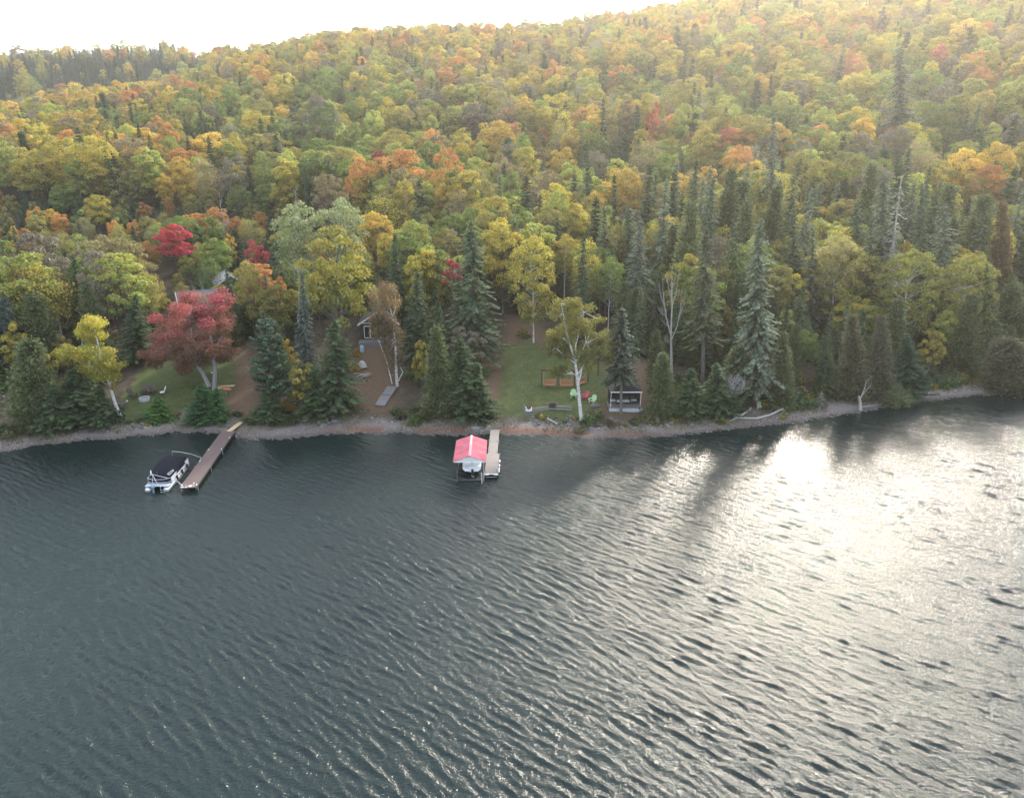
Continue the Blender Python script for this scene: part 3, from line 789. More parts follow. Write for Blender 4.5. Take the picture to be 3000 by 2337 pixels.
H('fir_b', (2420, 1150), (2415, 985), 64, ((.028, .050, .022), (.06, .09, .034)), 'small green fir between two olive cedars')
H('spruce_a', (2342, 1130), (2340, 862), 90, 'spruce', 'dark grey-green spruce behind the small green fir', Y=106)
H('cedar_c', (2500, 1178), (2496, 915), 92, ((.070, .070, .036), (.125, .12, .068)), 'grey-brown cedar left of the leaning snag')
H('cedar_c', (2578, 1174), (2582, 918), 88, ((.066, .068, .040), (.118, .115, .072)), 'grey-brown cedar right of the leaning snag')
H('fir_b', (2665, 1160), (2655, 975), 110, ((.018, .042, .024), (.036, .075, .036)), 'dark blue-green fir right of the overhanging cedar')
H('fir_b', (2030, 1218), (2022, 1075), 105, 'fir', 'dark fir at the shore right of the gazebo')
H('fir_b', (2110, 1215), (2098, 1060), 105, 'fir', 'dark fir left of the grey leafless shrub')
H('birch_b', (2428, 1020), (2458, 698), 96, ((.16, .16, .05), (.30, .27, .09)), 'pale yellow birch with a thin white trunk on the right', Y=112)
H('birch_c', (2640, 1030), (2672, 748), 150, ((.10, .125, .024), (.21, .21, .035)), 'green birch right of the dead grey spruce', Y=107)
H('birch_c', (2815, 1050), (2840, 758), 140, ((.10, .125, .026), (.215, .21, .035)), 'green birch second from the right edge', Y=108)
H('dead_spruce', (2588, 960), (2642, 515), 92, 'pale', 'dead pale grey spruce draped with lichen', Y=114)
H('spruce_d', (2578, 970), (2592, 500), 120, 'lichen', 'tall brownish spruce left of the dead grey spruce', Y=116)
H('spruce_a', (2695, 960), (2702, 525), 90, 'spruce', 'tall dark spruce right of the dead grey spruce', Y=118)
H('spruce_a', (2900, 1060), (2890, 760), 100, ((.05, .068, .034), (.11, .13, .055)), 'grey-green spruce at the right edge behind the shore', Y=106)
H('cedar_b', (2955, 1150), (2950, 985), 170, ((.060, .065, .036), (.11, .11, .062)), 'grey-olive cedar hanging over the water at the right edge')
H('cedar_a', (2940, 900), (2938, 575), 86, 'rusty', 'brown-olive cedar high at the right edge', Y=124)
H('spruce_d', (2640, 520), (2634, 132), 125, 'lichen', 'very tall lone spruce rising above the right hillside', Y=205)
H('spruce_b', (2262, 640), (2268, 325), 84, 'lichen', 'tall ragged spruce on the right lower slope', Y=150)
H('spruce_b', (2090, 760), (2080, 480), 90, 'lichen', 'ragged grey spruce above the bare forked tree', Y=134)
H('spruce_b', (1775, 900), (1770, 600), 100, 'spruce', 'grey-green spruce behind the white forked birch', Y=122)
H('spruce_b', (1845, 900), (1840, 600), 110, 'spruce', 'spruce above and behind the gazebo', Y=124)
H('spruce_b', (1165, 870), (1160, 685), 80, 'lichen', 'sparse grey spruce behind the brown drooping birch', Y=120)
H('maple_a', (352, 985), (355, 700), 195, ((.115, .11, .040), (.20, .165, .055)), 'broad olive birch above the left yard', Y=122)
H('birch_a', (196, 1060), (150, 800), 90, ((.11, .115, .035), (.19, .165, .05)), 'olive birch with a leaning white trunk left of the yard', Y=106)
H('maple_e', (520, 850), (508, 662), 104, ((.30, .035, .045), (.46, .03, .06)), 'vivid crimson maple standing alone above the left yard', Y=138)
H('sapling', (752, 800), (750, 712), 66, ((.25, .05, .035), (.40, .05, .05)), 'small scarlet maple left of the pale aspens', Y=136)
H('sapling', (770, 940), (772, 832), 72, ((.17, .06, .04), (.28, .05, .05)), 'dusty red young maple right of the crimson maple', Y=114)
H('maple_e', (480, 480), (488, 366), 72, 'orange', 'orange maple on the left hillside', Y=205)
H('maple_a', (1190, 640), (1165, 450), 150, 'orange', 'wide orange maple in the middle of the hillside', Y=170)
H('maple_b', (1310, 640), (1310, 448), 90, 'orange', 'orange maple right of the wide orange maple', Y=172)
H('maple_d', (1060, 660), (1060, 480), 90, 'orange', 'orange-gold maple left of the wide orange maple', Y=168)
H('maple_a', (955, 460), (952, 312), 105, ((.06, .085, .028), (.10, .13, .036)), 'round dark green maple on the hillside', Y=212)
H('maple_d', (1632, 660), (1630, 575), 92, 'lime', 'bright lime-green tree above the lawn birch', Y=140)
H('maple_b', (2440, 380), (2440, 302), 64, 'red', 'red-orange maple high on the right hillside', Y=235)
H('maple_e', (2160, 470), (2158, 385), 92, 'orange', 'orange maple on the right hillside', Y=205)
H('sapling', (1920, 420), (1915, 315), 40, ((.26, .11, .04), (.44, .11, .06)), 'narrow scarlet maple in the middle of the hillside', Y=215)
H('fir_a', (1765, 480), (1768, 285), 44, 'fir', 'pointed dark fir on the hillside above the gazebo', Y=215)
H('fir_a', (1866, 480), (1868, 310), 44, 'fir', 'pointed dark fir right of its neighbour on the hillside', Y=212)
H('fir_a', (1414, 720), (1412, 560), 36, 'fir', 'thin dark fir above the tallest grey spruce', Y=150)
H('fir_a', (1720, 640), (1722, 470), 44, 'fir', 'dark thin fir above the lime-green tree', Y=155)
H('fir_a', (1802, 660), (1800, 510), 44, 'fir', 'dark thin fir left of the bare forked tree on the slope', Y=150)

for k, (px, py, top, w, tint, lab) in enumerate(((560, 905, 842, 60, 'gold', 'golden sapling crown behind the top of the crimson maple'), (470, 930, 862, 60, 'yellowgreen', 'yellow-green sapling left of the house roof'), (640, 900, 838, 54, 'lime', 'lime-green sapling right of the crimson maple top'),
        (590, 840, 772, 50, 'green', 'green sapling above the house roof'), (440, 905, 840, 56, 'olive', 'olive sapling on the slope left of the house'), (700, 860, 790, 58, 'yellowgreen', 'yellow-green sapling above the pale shed'), (410, 900, 832, 50, 'gold', 'yellow sapling between the dark spruce and the house'), (620, 800, 735, 48, 'yellowgreen', 'yellow-green sapling right of the vivid crimson maple'), (520, 870, 800, 40, 'olive', 'olive sapling just behind the house roof'))):
    p_ = ground(px, py)
    H(('sapling', 'sapling_b')[k % 2], (px, py), (px, top), w, tint, lab)

H('spruce_a', (2320, 1000), (2325, 610), 105, 'spruce', 'tall grey-green spruce left of the pale yellow birch', Y=118)
H('spruce_b', (2375, 1000), (2382, 650), 90, 'lichen', 'ragged spruce just left of the pale yellow birch', Y=115)
H('spruce_d', (2500, 1000), (2508, 590), 110, 'spruce', 'tall spruce right of the pale yellow birch', Y=122)
H('spruce_a', (2545, 1000), (2552, 640), 90, 'spruce', 'grey-green spruce between the pale birch and the dead grey spruce', Y=113)
H('spruce_d', (2755, 1000), (2765, 590), 110, 'lichen', 'lichen-grey spruce between the two right-hand green birches', Y=118)
H('spruce_a', (2860, 1000), (2872, 620), 100, 'spruce', 'tall spruce behind the right-hand green birch', Y=124)
H('spruce_b', (2140, 1000), (2150, 640), 100, 'spruce', 'tall spruce left of the broad lichen-grey spruce', Y=116)

for k, (px, top, Y, Hh, r, n, lab) in enumerate(((352, 622, 150, 9, .9, 4, 'thin leaning bleached pole on the left slope'), (397, 628, 151, 8, .7, 3, 'shorter bleached pole right of the leaning one on the left slope'), (818, 392, 186, 15, 4, 26, 'bare forked grey tree on the hillside above the pale aspens'),
        (1792, 262, 225, 14, 4.5, 40, 'grey leafless tree among orange crowns in the middle of the hillside'), (1925, 262, 228, 13, 4, 36, 'leafless grey tree right of the pointed firs on the hillside'), (868, 545, 150, 13, 3, 22, 'half-bare grey tree behind the pale aspens'),
        (1490, 700, 128, 15, 3.2, 22, 'bare white-limbed tree left of the sunlit birch'), (2700, 405, 205, 13, 4, 30, 'bare grey tree on the far right hillside'), (2480, 470, 190, 13, 3.5, 28, 'bare grey tree above the pale yellow birch'), (640, 560, 150, 11, 2.5, 20, 'bare thin tree on the slope above the crimson maples'),
        (2060, 260, 230, 13, 4, 36, 'bare lilac-grey tree on the upper right hillside'), (1130, 560, 160, 12, 3, 24, 'bare grey tree on the slope above the cabin'), (225, 700, 128, 13, 1.6, 30, 'dead pointed grey trunk left of the broad olive birch'))):
    x_, f_, v_ = ray(px, top); X_ = x_ / f_ * Y; Zt = CAMZ + v_ / f_ * Y
    e_ = empty('bare_tree', (X_, Y, Zt - Hh), 0, lab, 'bare tree'); e_.rotation_euler = (0, (-.25, -.12)[k % 2] if k < 2 else 0, k)
    zg_ = tz(X_, Y); Hh2 = max(Hh, Zt - zg_); e_.location.z = Zt - Hh2
    link('trunk', bare(900 + k, Hh2, r, n, M_DEAD, .13 if k > 1 else .10), e_); HEROES.append((X_, Y, 1.0))

# ------------------------------------------------------------------ the rest of the forest
# windows through which the photograph shows open ground: nothing nearer than Y grows there
WINDOWS = [(340, 1035, 745, 1245, 104), (415, 820, 705, 1100, 98), (880, 1000, 1165, 1240, 108), (1040, 940, 1150, 1040, 110), (1415, 925, 1640, 1240, 126), (1560, 1050, 1905, 1245, 118), (1570, 860, 1820, 1110, 92),
           (500, 855, 560, 890, 118), (1085, 800, 1190, 1130, 98), (830, 600, 1075, 800, 112), (1500, 705, 1630, 960, 118), (360, 560, 420, 620, 100), (455, 655, 565, 800, 134), (1930, 780, 2005, 1080, 100), (1150, 1040, 1180, 1230, 100), (2400, 700, 2500, 860, 110), (2600, 510, 2690, 800, 112)]
def blocked(x, y, z, H, W):
    px0, pb = to_px(x, y, z); _, pt = to_px(x, y, z + H)
    hw = W * FPX / y
    for a, b, c, d, yl in WINDOWS:
        if y < yl and px0 + hw > a and px0 - hw < c and pb > b and pt < d: return True
    return False
def forest():
    rng = np.random.default_rng(2024)
    cells = {}
    hx = np.array(HEROES)
    out = []
    N = 75000
    uu = rng.uniform(-.98, .98, N); yy = 88 + (640 - 88) * rng.random(N) ** .62
    order = np.argsort(rng.random(N)); uu = uu[order]; yy = yy[order]
    xx = uu * yy; sh = yy - shore_y(xx); zz = terr(xx, yy); cd = clear_d(xx[:], np.minimum(yy, 140)) if False else None
    patch = vnoise(xx, yy, 38, 61); patch2 = vnoise(xx, yy, 16, 62); dens = vnoise(xx, yy, 9, 63)
    near = yy < 140; clr = np.full(N, -9.0); clr[near] = clear_d(xx[near], yy[near])
    for i in range(N):
        x, y, u, s = xx[i], yy[i], uu[i], sh[i]
        if s < 5.5 or clr[i] > -1.2: continue
        young = u < -.14 and 112 < y < 172 and u < -.14 - .0025 * (y - 112)
        rs = 1.9 if s < 30 else (2.3 if young else (3.3 if y < 180 else 4.7))
        if y > 170: rs = 3.0 + 1.6 * dens[i]
        cx, cy = int(x // 6), int(y // 6); bad = False
        for a in (-1, 0, 1):
            for b in (-1, 0, 1):
                for (ox, oy, orr) in cells.get((cx + a, cy + b), ()):
                    if (ox - x) ** 2 + (oy - y) ** 2 < ((rs + orr) * .5) ** 2: bad = True; break
                if bad: break
            if bad: break
        if bad: continue
        dh = np.hypot(hx[:, 0] - x, hx[:, 1] - y) - hx[:, 2] * .62 - .2
        if dh.min() < 0: continue
        r = rng.random()
        farleft = -.66 < u < -.385 and y > 425
        right_near = u > .16 and y < 150
        pc = .16 if y > 180 else .24
        if u < -.25 and 160 < y < 300: pc = .27
        if farleft: pc = .9
        elif right_near: pc = .55
        elif s < 30: pc = .55
        elif young: pc = .42
        elif .05 < u < .45 and 150 < y < 260: pc = .20
        if r < pc:
            q = rng.random()
            if s < 28 and y < 125:
                pk = ('cedar_a', 'cedar_b', 'cedar_c', 'fir_b', 'fir_a', 'spruce_a')[int(q * 6)]; Hh = rng.uniform(5, 11.5); 
                tint = 'cedar' if pk[0] == 'c' else ('fir' if pk[0] == 'f' else 'spruce')
            elif young: pk = ('fir_c', 'fir_a', 'fir_b')[int(q * 3)]; Hh = rng.uniform(4, 8); tint = 'fir' if rng.random() < .6 else 'pine'
            elif right_near: pk = ('spruce_a', 'spruce_b', 'fir_a', 'cedar_c')[int(q * 4)]; Hh = rng.uniform(15, 22.5); tint = ('spruce', 'lichen', 'fir', 'cedar')[int(q * 4)]
            else: pk = ('fir_a', 'fir_b', 'spruce_a', 'spruce_b')[min(3, int(q * 4.4))] if q < .92 else 'cedar_c'; Hh = rng.uniform(11, 18); tint = 'fir' if rng.random() < .7 else 'spruce'
            Hh *= .8 if farleft else 1
            W = PROTO[pk][3] / PROTO[pk][2] * Hh * rng.uniform(1.0, 1.4) * (1.2 if Hh < 8 else 1); kind = 'conifer'
        else:
            kind = 'hardwood'; q = rng.random(); v = patch[i] * .6 + patch2[i] * .4 + rng.normal(0, .13) - .16 * (1 - float(sstep(150, 240, y))) + .09 * float(sstep(240, 400, y))
            if young:
                pk = ('sapling', 'sapling_b', 'twiggy', 'maple_d')[min(3, int(q * 4.3) if q < .9 else 3)]; Hh = rng.uniform(4.5, 8.5)
                tint = ('green', 'olive', 'yellowgreen', 'brown', 'gold', 'lime', 'olive', 'orange')[int(rng.random() ** 1.2 * 8)]
            else:
                pk = ('maple_a', 'maple_b', 'maple_c', 'maple_d', 'maple_e', 'birch_b', 'twiggy', 'maple_f')[int(q * 8)]
                Hh = rng.uniform(9, 17) if y > 150 else rng.uniform(9.5, 15)
                if s < 22: Hh = rng.uniform(4, 8); pk = ('sapling', 'sapling_b', 'maple_d')[int(q * 3)]
                t = rng.random()
                if v < .36: tint = ('olive', 'green', 'grey', 'lime', 'yellowgreen', 'green')[int(t * 6)]
                elif v < .52: tint = ('yellowgreen', 'olive', 'lime', 'yellowgreen', 'lime', 'gold')[int(t * 6)]
                elif v < .64: tint = ('yellowgreen', 'yellowgreen', 'gold', 'olive', 'orange', 'brown')[int(t * 6)]
                else: tint = ('orange', 'gold', 'yellowgreen', 'gold', 'brown', 'olive', 'yellowgreen')[int(t * 7)]
                if rng.random() < .006 and y > 150: tint = 'red'
                if pk == 'twiggy' and rng.random() < .6: tint = ('grey', 'brown', 'olive')[int(t * 3)]
                if y < 150 and tint in ('orange', 'gold', 'brown') and (rng.random() < .7 or u > -.12): tint = 'yellowgreen' if t < .5 else 'green'
            W = min(5.6, PROTO[pk][3] / PROTO[pk][2] * Hh * rng.uniform(.62, 1.06))
        if y < 140 and blocked(x, y, zz[i], Hh, W): continue
        cells.setdefault((cx, cy), []).append((x, y, rs))
        out.append((y * math.sqrt(1 + u * u), kind, pk, x, y, zz[i] - .1, Hh, W, tint, rng.random() * 6.283, rng.uniform(.78, 1.22), u, s))
    out.sort()
    return out
FOREST = forest()
COLWORD = {'yellowgreen': 'yellow-green', 'olive': 'olive', 'green': 'green', 'lime': 'lime-green', 'gold': 'golden', 'orange': 'orange', 'brown': 'brownish', 'red': 'red', 'grey': 'grey-green',
           'fir': 'dark green', 'spruce': 'grey-green', 'lichen': 'lichen-grey', 'cedar': 'olive', 'pine': 'blue-green'}
def zone(u, y, s):
    lr = 'left of crimson maple' if u < -.36 else ('right of crimson maple' if u < -.15 else ('left of the lawn' if u < 0 else ('behind the lawn' if u < .22 else 'right of gazebo')))
    d = 'by the shore' if s < 24 else ('in lower woods' if y < 140 else ('on lower slope' if y < 190 else 'up the hillside'))
    return d + ' ' + lr
def place_forest():
    cnt = {'conifer': 0, 'hardwood': 0}; rest = {'conifer': [], 'hardwood': []}
    lim = {'conifer': 232, 'hardwood': 268}
    for d, kind, pk, x, y, z, Hh, W, tint, rz, vary, u, s in FOREST:
        px = to_px(x, y, z + Hh)[0]; pw = W * FPX / y
        if cnt[kind] < lim[kind] and -pw < px < 3000 + pw:
            cnt[kind] += 1
            form = {'c': 'cedar', 'f': 'fir', 's': 'spruce', 'p': 'pine'}[pk[0]] if kind == 'conifer' else ('young tree' if pk[:3] == 'sap' else ('birch' if pk[0] == 'b' else ('sparse tree' if pk[0] == 't' else 'maple')))
            size = 'small' if Hh < 7 else ('tall' if Hh > 14 else 'medium')
            lab = f'{size} {COLWORD[tint]} {form} {zone(u, y, s)}'
            tree(pk, (x, y, z), Hh, W, tint, rz, lab, lab.replace(form, form + 's', 1), vary=vary)
        else: rest[kind].append((pk, x, y, z, Hh, W, tint, rz, vary))
    return rest
REST = place_forest()
def proto_object(pk):
    me = PROTO[pk][0]
    for o in bpy.data.objects:
        if o.data == me: return o
def scatter(name, items, label):
    """far trees of one kind as one object: points carrying a tree on each"""
    n = len(items); keys = sorted(set(i[0] for i in items))
    me = bpy.data.meshes.new(name); me.vertices.add(n)
    me.vertices.foreach_set('co', np.array([i[1:4] for i in items], np.float32).ravel())
    def put(nm, typ, arr, field):
        a = me.attributes.new(nm, typ, 'POINT'); a.data.foreach_set(field, np.asarray(arr).ravel())
    put('variant', 'INT', np.array([keys.index(i[0]) for i in items], np.int32), 'value')
    put('turn', 'FLOAT_VECTOR', np.array([(.07 * math.sin(i[7] * 31), .07 * math.cos(i[7] * 23), i[7]) for i in items], np.float32), 'vector')
    put('size', 'FLOAT_VECTOR', np.array([(i[5] / PROTO[i[0]][3] * (1 + .2 * math.sin(i[7] * 17)), i[5] / PROTO[i[0]][3] * (1 - .2 * math.sin(i[7] * 17)), i[4] / PROTO[i[0]][2]) for i in items], np.float32), 'vector')
    put('tint', 'FLOAT_VECTOR', np.array([np.array(TINT[i[6]][0]) * i[8] for i in items], np.float32), 'vector')
    put('tip_tint', 'FLOAT_VECTOR', np.array([np.array(TINT[i[6]][1]) * i[8] for i in items], np.float32), 'vector')
    me.update()
    ob = link(name, me, label=label, cat='forest', kind='stuff')
    ng = bpy.data.node_groups.new(name, 'GeometryNodeTree')
    ng.interface.new_socket(name='Geometry', in_out='INPUT', socket_type='NodeSocketGeometry')
    ng.interface.new_socket(name='Geometry', in_out='OUTPUT', socket_type='NodeSocketGeometry')
    N = ng.nodes; L = ng.links
    gi = N.new('NodeGroupInput'); go = N.new('NodeGroupOutput'); jn = N.new('GeometryNodeJoinGeometry')
    def named(nm, typ):
        a = N.new('GeometryNodeInputNamedAttribute'); a.data_type = typ; a.inputs['Name'].default_value = nm
        return [s for s in a.outputs if s.enabled and s.name == 'Attribute'][0]
    va = named('variant', 'INT'); tu = named('turn', 'FLOAT_VECTOR'); si = named('size', 'FLOAT_VECTOR')
    er = N.new('FunctionNodeEulerToRotation'); L.new(tu, er.inputs[0])
    for k, pk in enumerate(keys):
        src = proto_object(pk)
        oi = N.new('GeometryNodeObjectInfo'); oi.transform_space = 'ORIGINAL'; oi.inputs['Object'].default_value = src; oi.inputs['As Instance'].default_value = True
        cmpn = N.new('FunctionNodeCompare'); cmpn.data_type = 'INT'; cmpn.operation = 'EQUAL'
        ins = [s for s in cmpn.inputs if s.enabled]
        L.new(va, ins[0]); ins[1].default_value = k
        ip = N.new('GeometryNodeInstanceOnPoints')
        L.new(gi.outputs[0], ip.inputs['Points']); L.new(cmpn.outputs[0], ip.inputs['Selection'])
        L.new(oi.outputs['Geometry'], ip.inputs['Instance']); L.new(er.outputs[0], ip.inputs['Rotation']); L.new(si, ip.inputs['Scale'])
        L.new(ip.outputs[0], jn.inputs[0])
    L.new(jn.outputs[0], go.inputs[0])
    md = ob.modifiers.new('scatter', 'NODES'); md.node_group = ng
    return ob
for pk in set(i[0] for i in REST['conifer'] + REST['hardwood']):
    if proto_object(pk) is None: print('no source', pk)
scatter('hardwood_forest', REST['hardwood'], 'autumn-coloured hardwood forest covering the upper hillside')
scatter('conifer_forest', REST['conifer'], 'dark conifers scattered through the forest of the upper hillside')
print('trees', len(FOREST), {k: len(v) for k, v in REST.items()}, 'heroes', len(HEROES))
# ------------------------------------------------------------------ left dock and pontoon boat
M_DOCK = wood('brown_deck_boards', (.135, .096, .086), 4, .22, (1, 9, 1), .6)
M_DOCK2 = wood('beige_deck_boards', (.26, .23, .21), 4, .15, (1, 9, 1), .6)
M_GREYWOOD = wood('weathered_grey_wood', (.19, .183, .18), 3, .3)
M_PALEWOOD = wood('pale_sawn_wood', (.50, .38, .22), 3, .2)
M_WHITE = plain('white_paint', (.78, .78, .77), .4, .06)
M_ALU = plain('brushed_aluminium', (.62, .64, .66), .32, .08, metal=.7)
M_BLACK = plain('black_rubber', (.02, .02, .022), .6, .2)
M_STEEL = plain('dark_steel', (.10, .10, .105), .5, .2, metal=.5)
M_NAVY = plain('navy_canvas', (.009, .011, .017), .9, .25, 3.0, bump=.01, spec=.12)

def board_deck(name, w, L, z, bw, mat, parent, th=.04, gap=.012, seed=1):
    rng = random.Random(seed); mb = MB(); n = int(L / bw)
    for k in range(n):
        y = (k + .5) * L / n
        mb.box((rng.uniform(-.008, .008), y, z + rng.uniform(-.004, .004)), (w, L / n - gap, th))
    return mb.obj(name, mat, parent, kind='stuff')

def build_left_dock():
    a = at(549.5, 1428.5, .55); b = at(669.5, 1262, .55)
    d = b - a; L = d.length; rz = math.atan2(-d.x, d.y); w = 1.62
    e = empty('dock', (a.x, a.y, 0), rz, 'long brown plank dock on wheels on the left', 'dock')
    z = .55
    board_deck('deck_boards', w, L, z, .14, M_DOCK, e, seed=3)
    for s in (-1, 1):
        mb = MB(); mb.box((s * (w / 2 - .05), L / 2, z - .13), (.09, L - .1, .2)); mb.obj('side_rail', M_STEEL, e)
    mb = MB()
    for k in range(7): mb.box((0, .4 + k * (L - .8) / 6, z - .16), (w - .2, .08, .12))
    mb.obj('cross_beam', M_STEEL, e)
    for y in (.5, L * .33, L * .62):
        for s in (-1, 1):
            mb = MB(); mb.tube([(s * (w / 2 + .03), y, -1.6), (s * (w / 2 + .03), y, z + .03)], .035, 8); mb.obj('leg', M_ALU, e)
    for s in (-1, 1):
        mb = MB(); x = s * (w / 2 + .13); mb.tube([(x - .08, L - .75, .16), (x - .03, L - .75, .16), (x + .03, L - .75, .16), (x + .08, L - .75, .16)], [.24, .29, .29, .24], 18); wh = mb.obj('wheel', M_BLACK, e)
        mb = MB(); mb.tube([(x - .085, L - .75, .16), (x + .085, L - .75, .16)], .15, 14); mb.obj('hub', M_WHITE, wh)
    rng = random.Random(5)
    for y in (.55, L * .28, L * .42, L * .63, L * .85):
        for s in (-1, 1):
            if rng.random() < .75:
                mb = MB(); mb.box((s * (w / 2 - .09), y, z + .045), (.08, .16, .05)); mb.box((s * (w / 2 - .09), y, z + .075), (.05, .26, .03)); mb.obj('cleat', M_WHITE, e)
    mb = MB()
    for (x, y, r) in ((-.55, .12, .10), (-.18, .10, .09), (.15, .45, .12), (.05, .32, .08), (.45, .42, .07), (.32, .9, .07), (.3, 1.1, .06), (-.3, .5, .05), (.2, .25, .09)):
        n = 9; mb.add([(x + r * (1 + .3 * rng.random()) * math.cos(6.283 * k / n) * 1.3, y + r * .6 * (1 + .4 * rng.random()) * math.sin(6.283 * k / n), z + .026) for k in range(n)], [tuple(range(n))])
    mb.obj('droppings', M_WHITE, e, label='white bird droppings at the lake end of the dock')
    # plank to the shore
    p0 = at(671, 1263, .60); q = ground(708, 1240); p1 = Vector((q.x, q.y, q.z + .12))
    mb = MB(); mb.beam((0, 0, 0), p1 - p0, .62, .05); o = mb.obj('gangplank', M_PALEWOOD); o.location = p0
    tag(o, 'pale wooden plank from the brown dock to the beach', 'plank')
build_left_dock()

def build_pontoon():
    s0 = at(497.4, 1428, .35); s1 = at(558.9, 1356, .35); lft = at(446, 1428, .35)
    d = s1 - s0; rz = math.atan2(-d.x, d.y); L = d.length; ux = Vector((math.cos(rz), math.sin(rz), 0)); W = 2.45
    c = s0 - ux * (W / 2)
    e = empty('pontoon_boat', (c.x, c.y, 0), rz, 'pontoon boat under a dark navy cover moored by the brown dock', 'boat')
    L = min(max(L, 5.8), 7.2)
    for s in (-1, 1):
        x = s * (W / 2 - .30); mb = MB()
        mb.tube([(x, -.25, .16), (x, -.15, .16), (x, L - 1.0, .16), (x, L - .5, .2), (x, L - .15, .30), (x, L, .38)], [.20, .30, .30, .27, .16, .04], 16); mb.obj('pontoon', M_ALU, e, True)
    mb = MB(); mb.box((0, L / 2 - .15, .53), (W, L - .5, .09)); mb.obj('deck', plain('grey_deck_carpet', (.30, .31, .33), .8, .1), e)
    mb = MB(); mb.box((0, .18, .585), (W - .08, .62, .02)); mb.obj('stern_platform', plain('pale_blue_grey_deck', (.42, .46, .52), .5, .1), e)
    fp = plain('white_fence_panel', (.66, .68, .71), .35, .06)
    y0, y1 = .75, L - .45
    for s in (-1, 1):
        n = 4
        for k in range(n):
            ya = y0 + (y1 - y0) * k / n; yb = y0 + (y1 - y0) * (k + 1) / n
            mb = MB(); mb.box((s * (W / 2 - .05), (ya + yb) / 2, .86), (.035, yb - ya - .05, .50)); mb.obj('side_panel', fp, e)
        mb = MB(); mb.tube([(s * (W / 2 - .05), y0, 1.13), (s * (W / 2 - .05), y1, 1.13)], .022, 6); mb.tube([(s * (W / 2 - .05), y0, .60), (s * (W / 2 - .05), y1, .60)], .022, 6)
        for k in range(n + 1): mb.tube([(s * (W / 2 - .05), y0 + (y1 - y0) * k / n, .57), (s * (W / 2 - .05), y0 + (y1 - y0) * k / n, 1.13)], .018, 5)
        mb.obj('rail', M_ALU, e)
        if s > 0:
            for y in (1.9, 3.3, 4.7):
                mb = MB(); mb.tube([(s * (W / 2 + .10), y, .30), (s * (W / 2 + .10), y, .36), (s * (W / 2 + .10), y, .80), (s * (W / 2 + .10), y, .86)], [.04, .11, .11, .04], 10); mb.obj('fender', M_BLACK, e)
    mb = MB(); mb.box((0, y1, .86), (W - .2, .035, .5)); mb.obj('bow_panel', fp, e)
    mb = MB(); mb.tube([(-W / 2 + .05, y0, 1.13), (-.6, y0 - .28, 1.05), (.6, y0 - .28, 1.05), (W / 2 - .05, y0, 1.13)], .02, 6)
    mb.tube([(-W / 2 + .05, y0, .72), (-.6, y0 - .28, .72), (.6, y0 - .28, .72), (W / 2 - .05, y0, .72)], .02, 6)
    mb.obj('stern_rail', M_ALU, e)
    rows = []
    for y, w, ze, zt in ((.55, 1.7, .88, .95), (.75, 2.1, .92, 1.25), (1.3, 2.32, 1.02, 1.55), (2.4, 2.42, 1.06, 1.78), (3.3, 2.44, 1.06, 1.84), (4.2, 2.44, 1.06, 1.80), (5.0, 2.36, 1.05, 1.66), (L - .45, 2.2, 1.02, 1.45), (L - .2, 1.9, .95, 1.1)):
        r = []
        for k in range(13):
            a = math.pi * k / 12; x = -math.cos(a); sx = math.copysign(abs(x) ** .55, x) * w / 2; zz = ze + (zt - ze) * math.sin(a) ** .6
            r.append((sx, y, zz - (.14 if k in (0, 12) else 0)))
        rows.append(r)
    mb = MB(); mb.grid(rows); mb.add(rows[0], [tuple(range(13))]); mb.add(rows[-1], [tuple(range(12, -1, -1))])
    cv = mb.obj('cover', M_NAVY, e, True)
    for s in (-1, 1):
        mb = MB(); P = [(s * .78, 1.0, 1.36), (s * 1.12, 1.62, 1.53), (s * 1.17, 1.70, 1.42), (s * .95, 1.02, 1.24)]
        for k in range(4): mb.tube([Vector(P[k]) + Vector((0, -.02, .07)), Vector(P[(k + 1) % 4]) + Vector((0, -.02, .07))], .025, 4)
        mb.obj('strap', M_WHITE, cv)
    mb = MB(); mb.tube([(-.25, 1.05, 1.40), (-.28, .98, 1.72)], .012, 4); mb.obj('antenna', M_ALU, e)
    mb = MB(); mb.tube([(-.45, .05, .55), (-.42, .30, 1.75), (.95, .55, 1.15)], .03, 6); mb.tube([(-.42, .30, 1.75), (.2, -.1, .58)], .025, 6); mb.obj('tow_bar', M_ALU, e)
    mo = plain('blue_grey_outboard', (.20, .27, .36), .3, .1)
    mb = MB(); rws = []
    for z, rx, ry in ((.50, .05, .06), (.52, .17, .22), (.70, .20, .27), (.88, .18, .24), (.98, .10, .15), (1.0, .02, .03)):
        rws.append([(-.25 + rx * math.cos(6.283 * k / 14), -.42 + ry * math.sin(6.283 * k / 14), z) for k in range(15)])
    mb.grid(rws); om = mb.obj('outboard_motor', mo, e, True)
    mb = MB(); mb.box((-.25, -.42, .15), (.12, .22, .75)); mb.box((-.25, -.45, -.3), (.08, .34, .14)); mb.obj('motor_leg', mo, om)
    mb = MB()
    for s in (-.17, .17): mb.tube([(.62 + s, -.05, .60), (.62 + s, -.34, .58), (.62 + s, -.40, -.3)], .02, 5)
    for z in (.3, .05, -.2): mb.tube([(.45, -.385, z), (.79, -.385, z)], .018, 5)
    mb.obj('ladder', M_ALU, e)
    # mooring whips on the brown dock
    wp = plain('whitish_fibreglass', (.55, .55, .52), .4, .1)
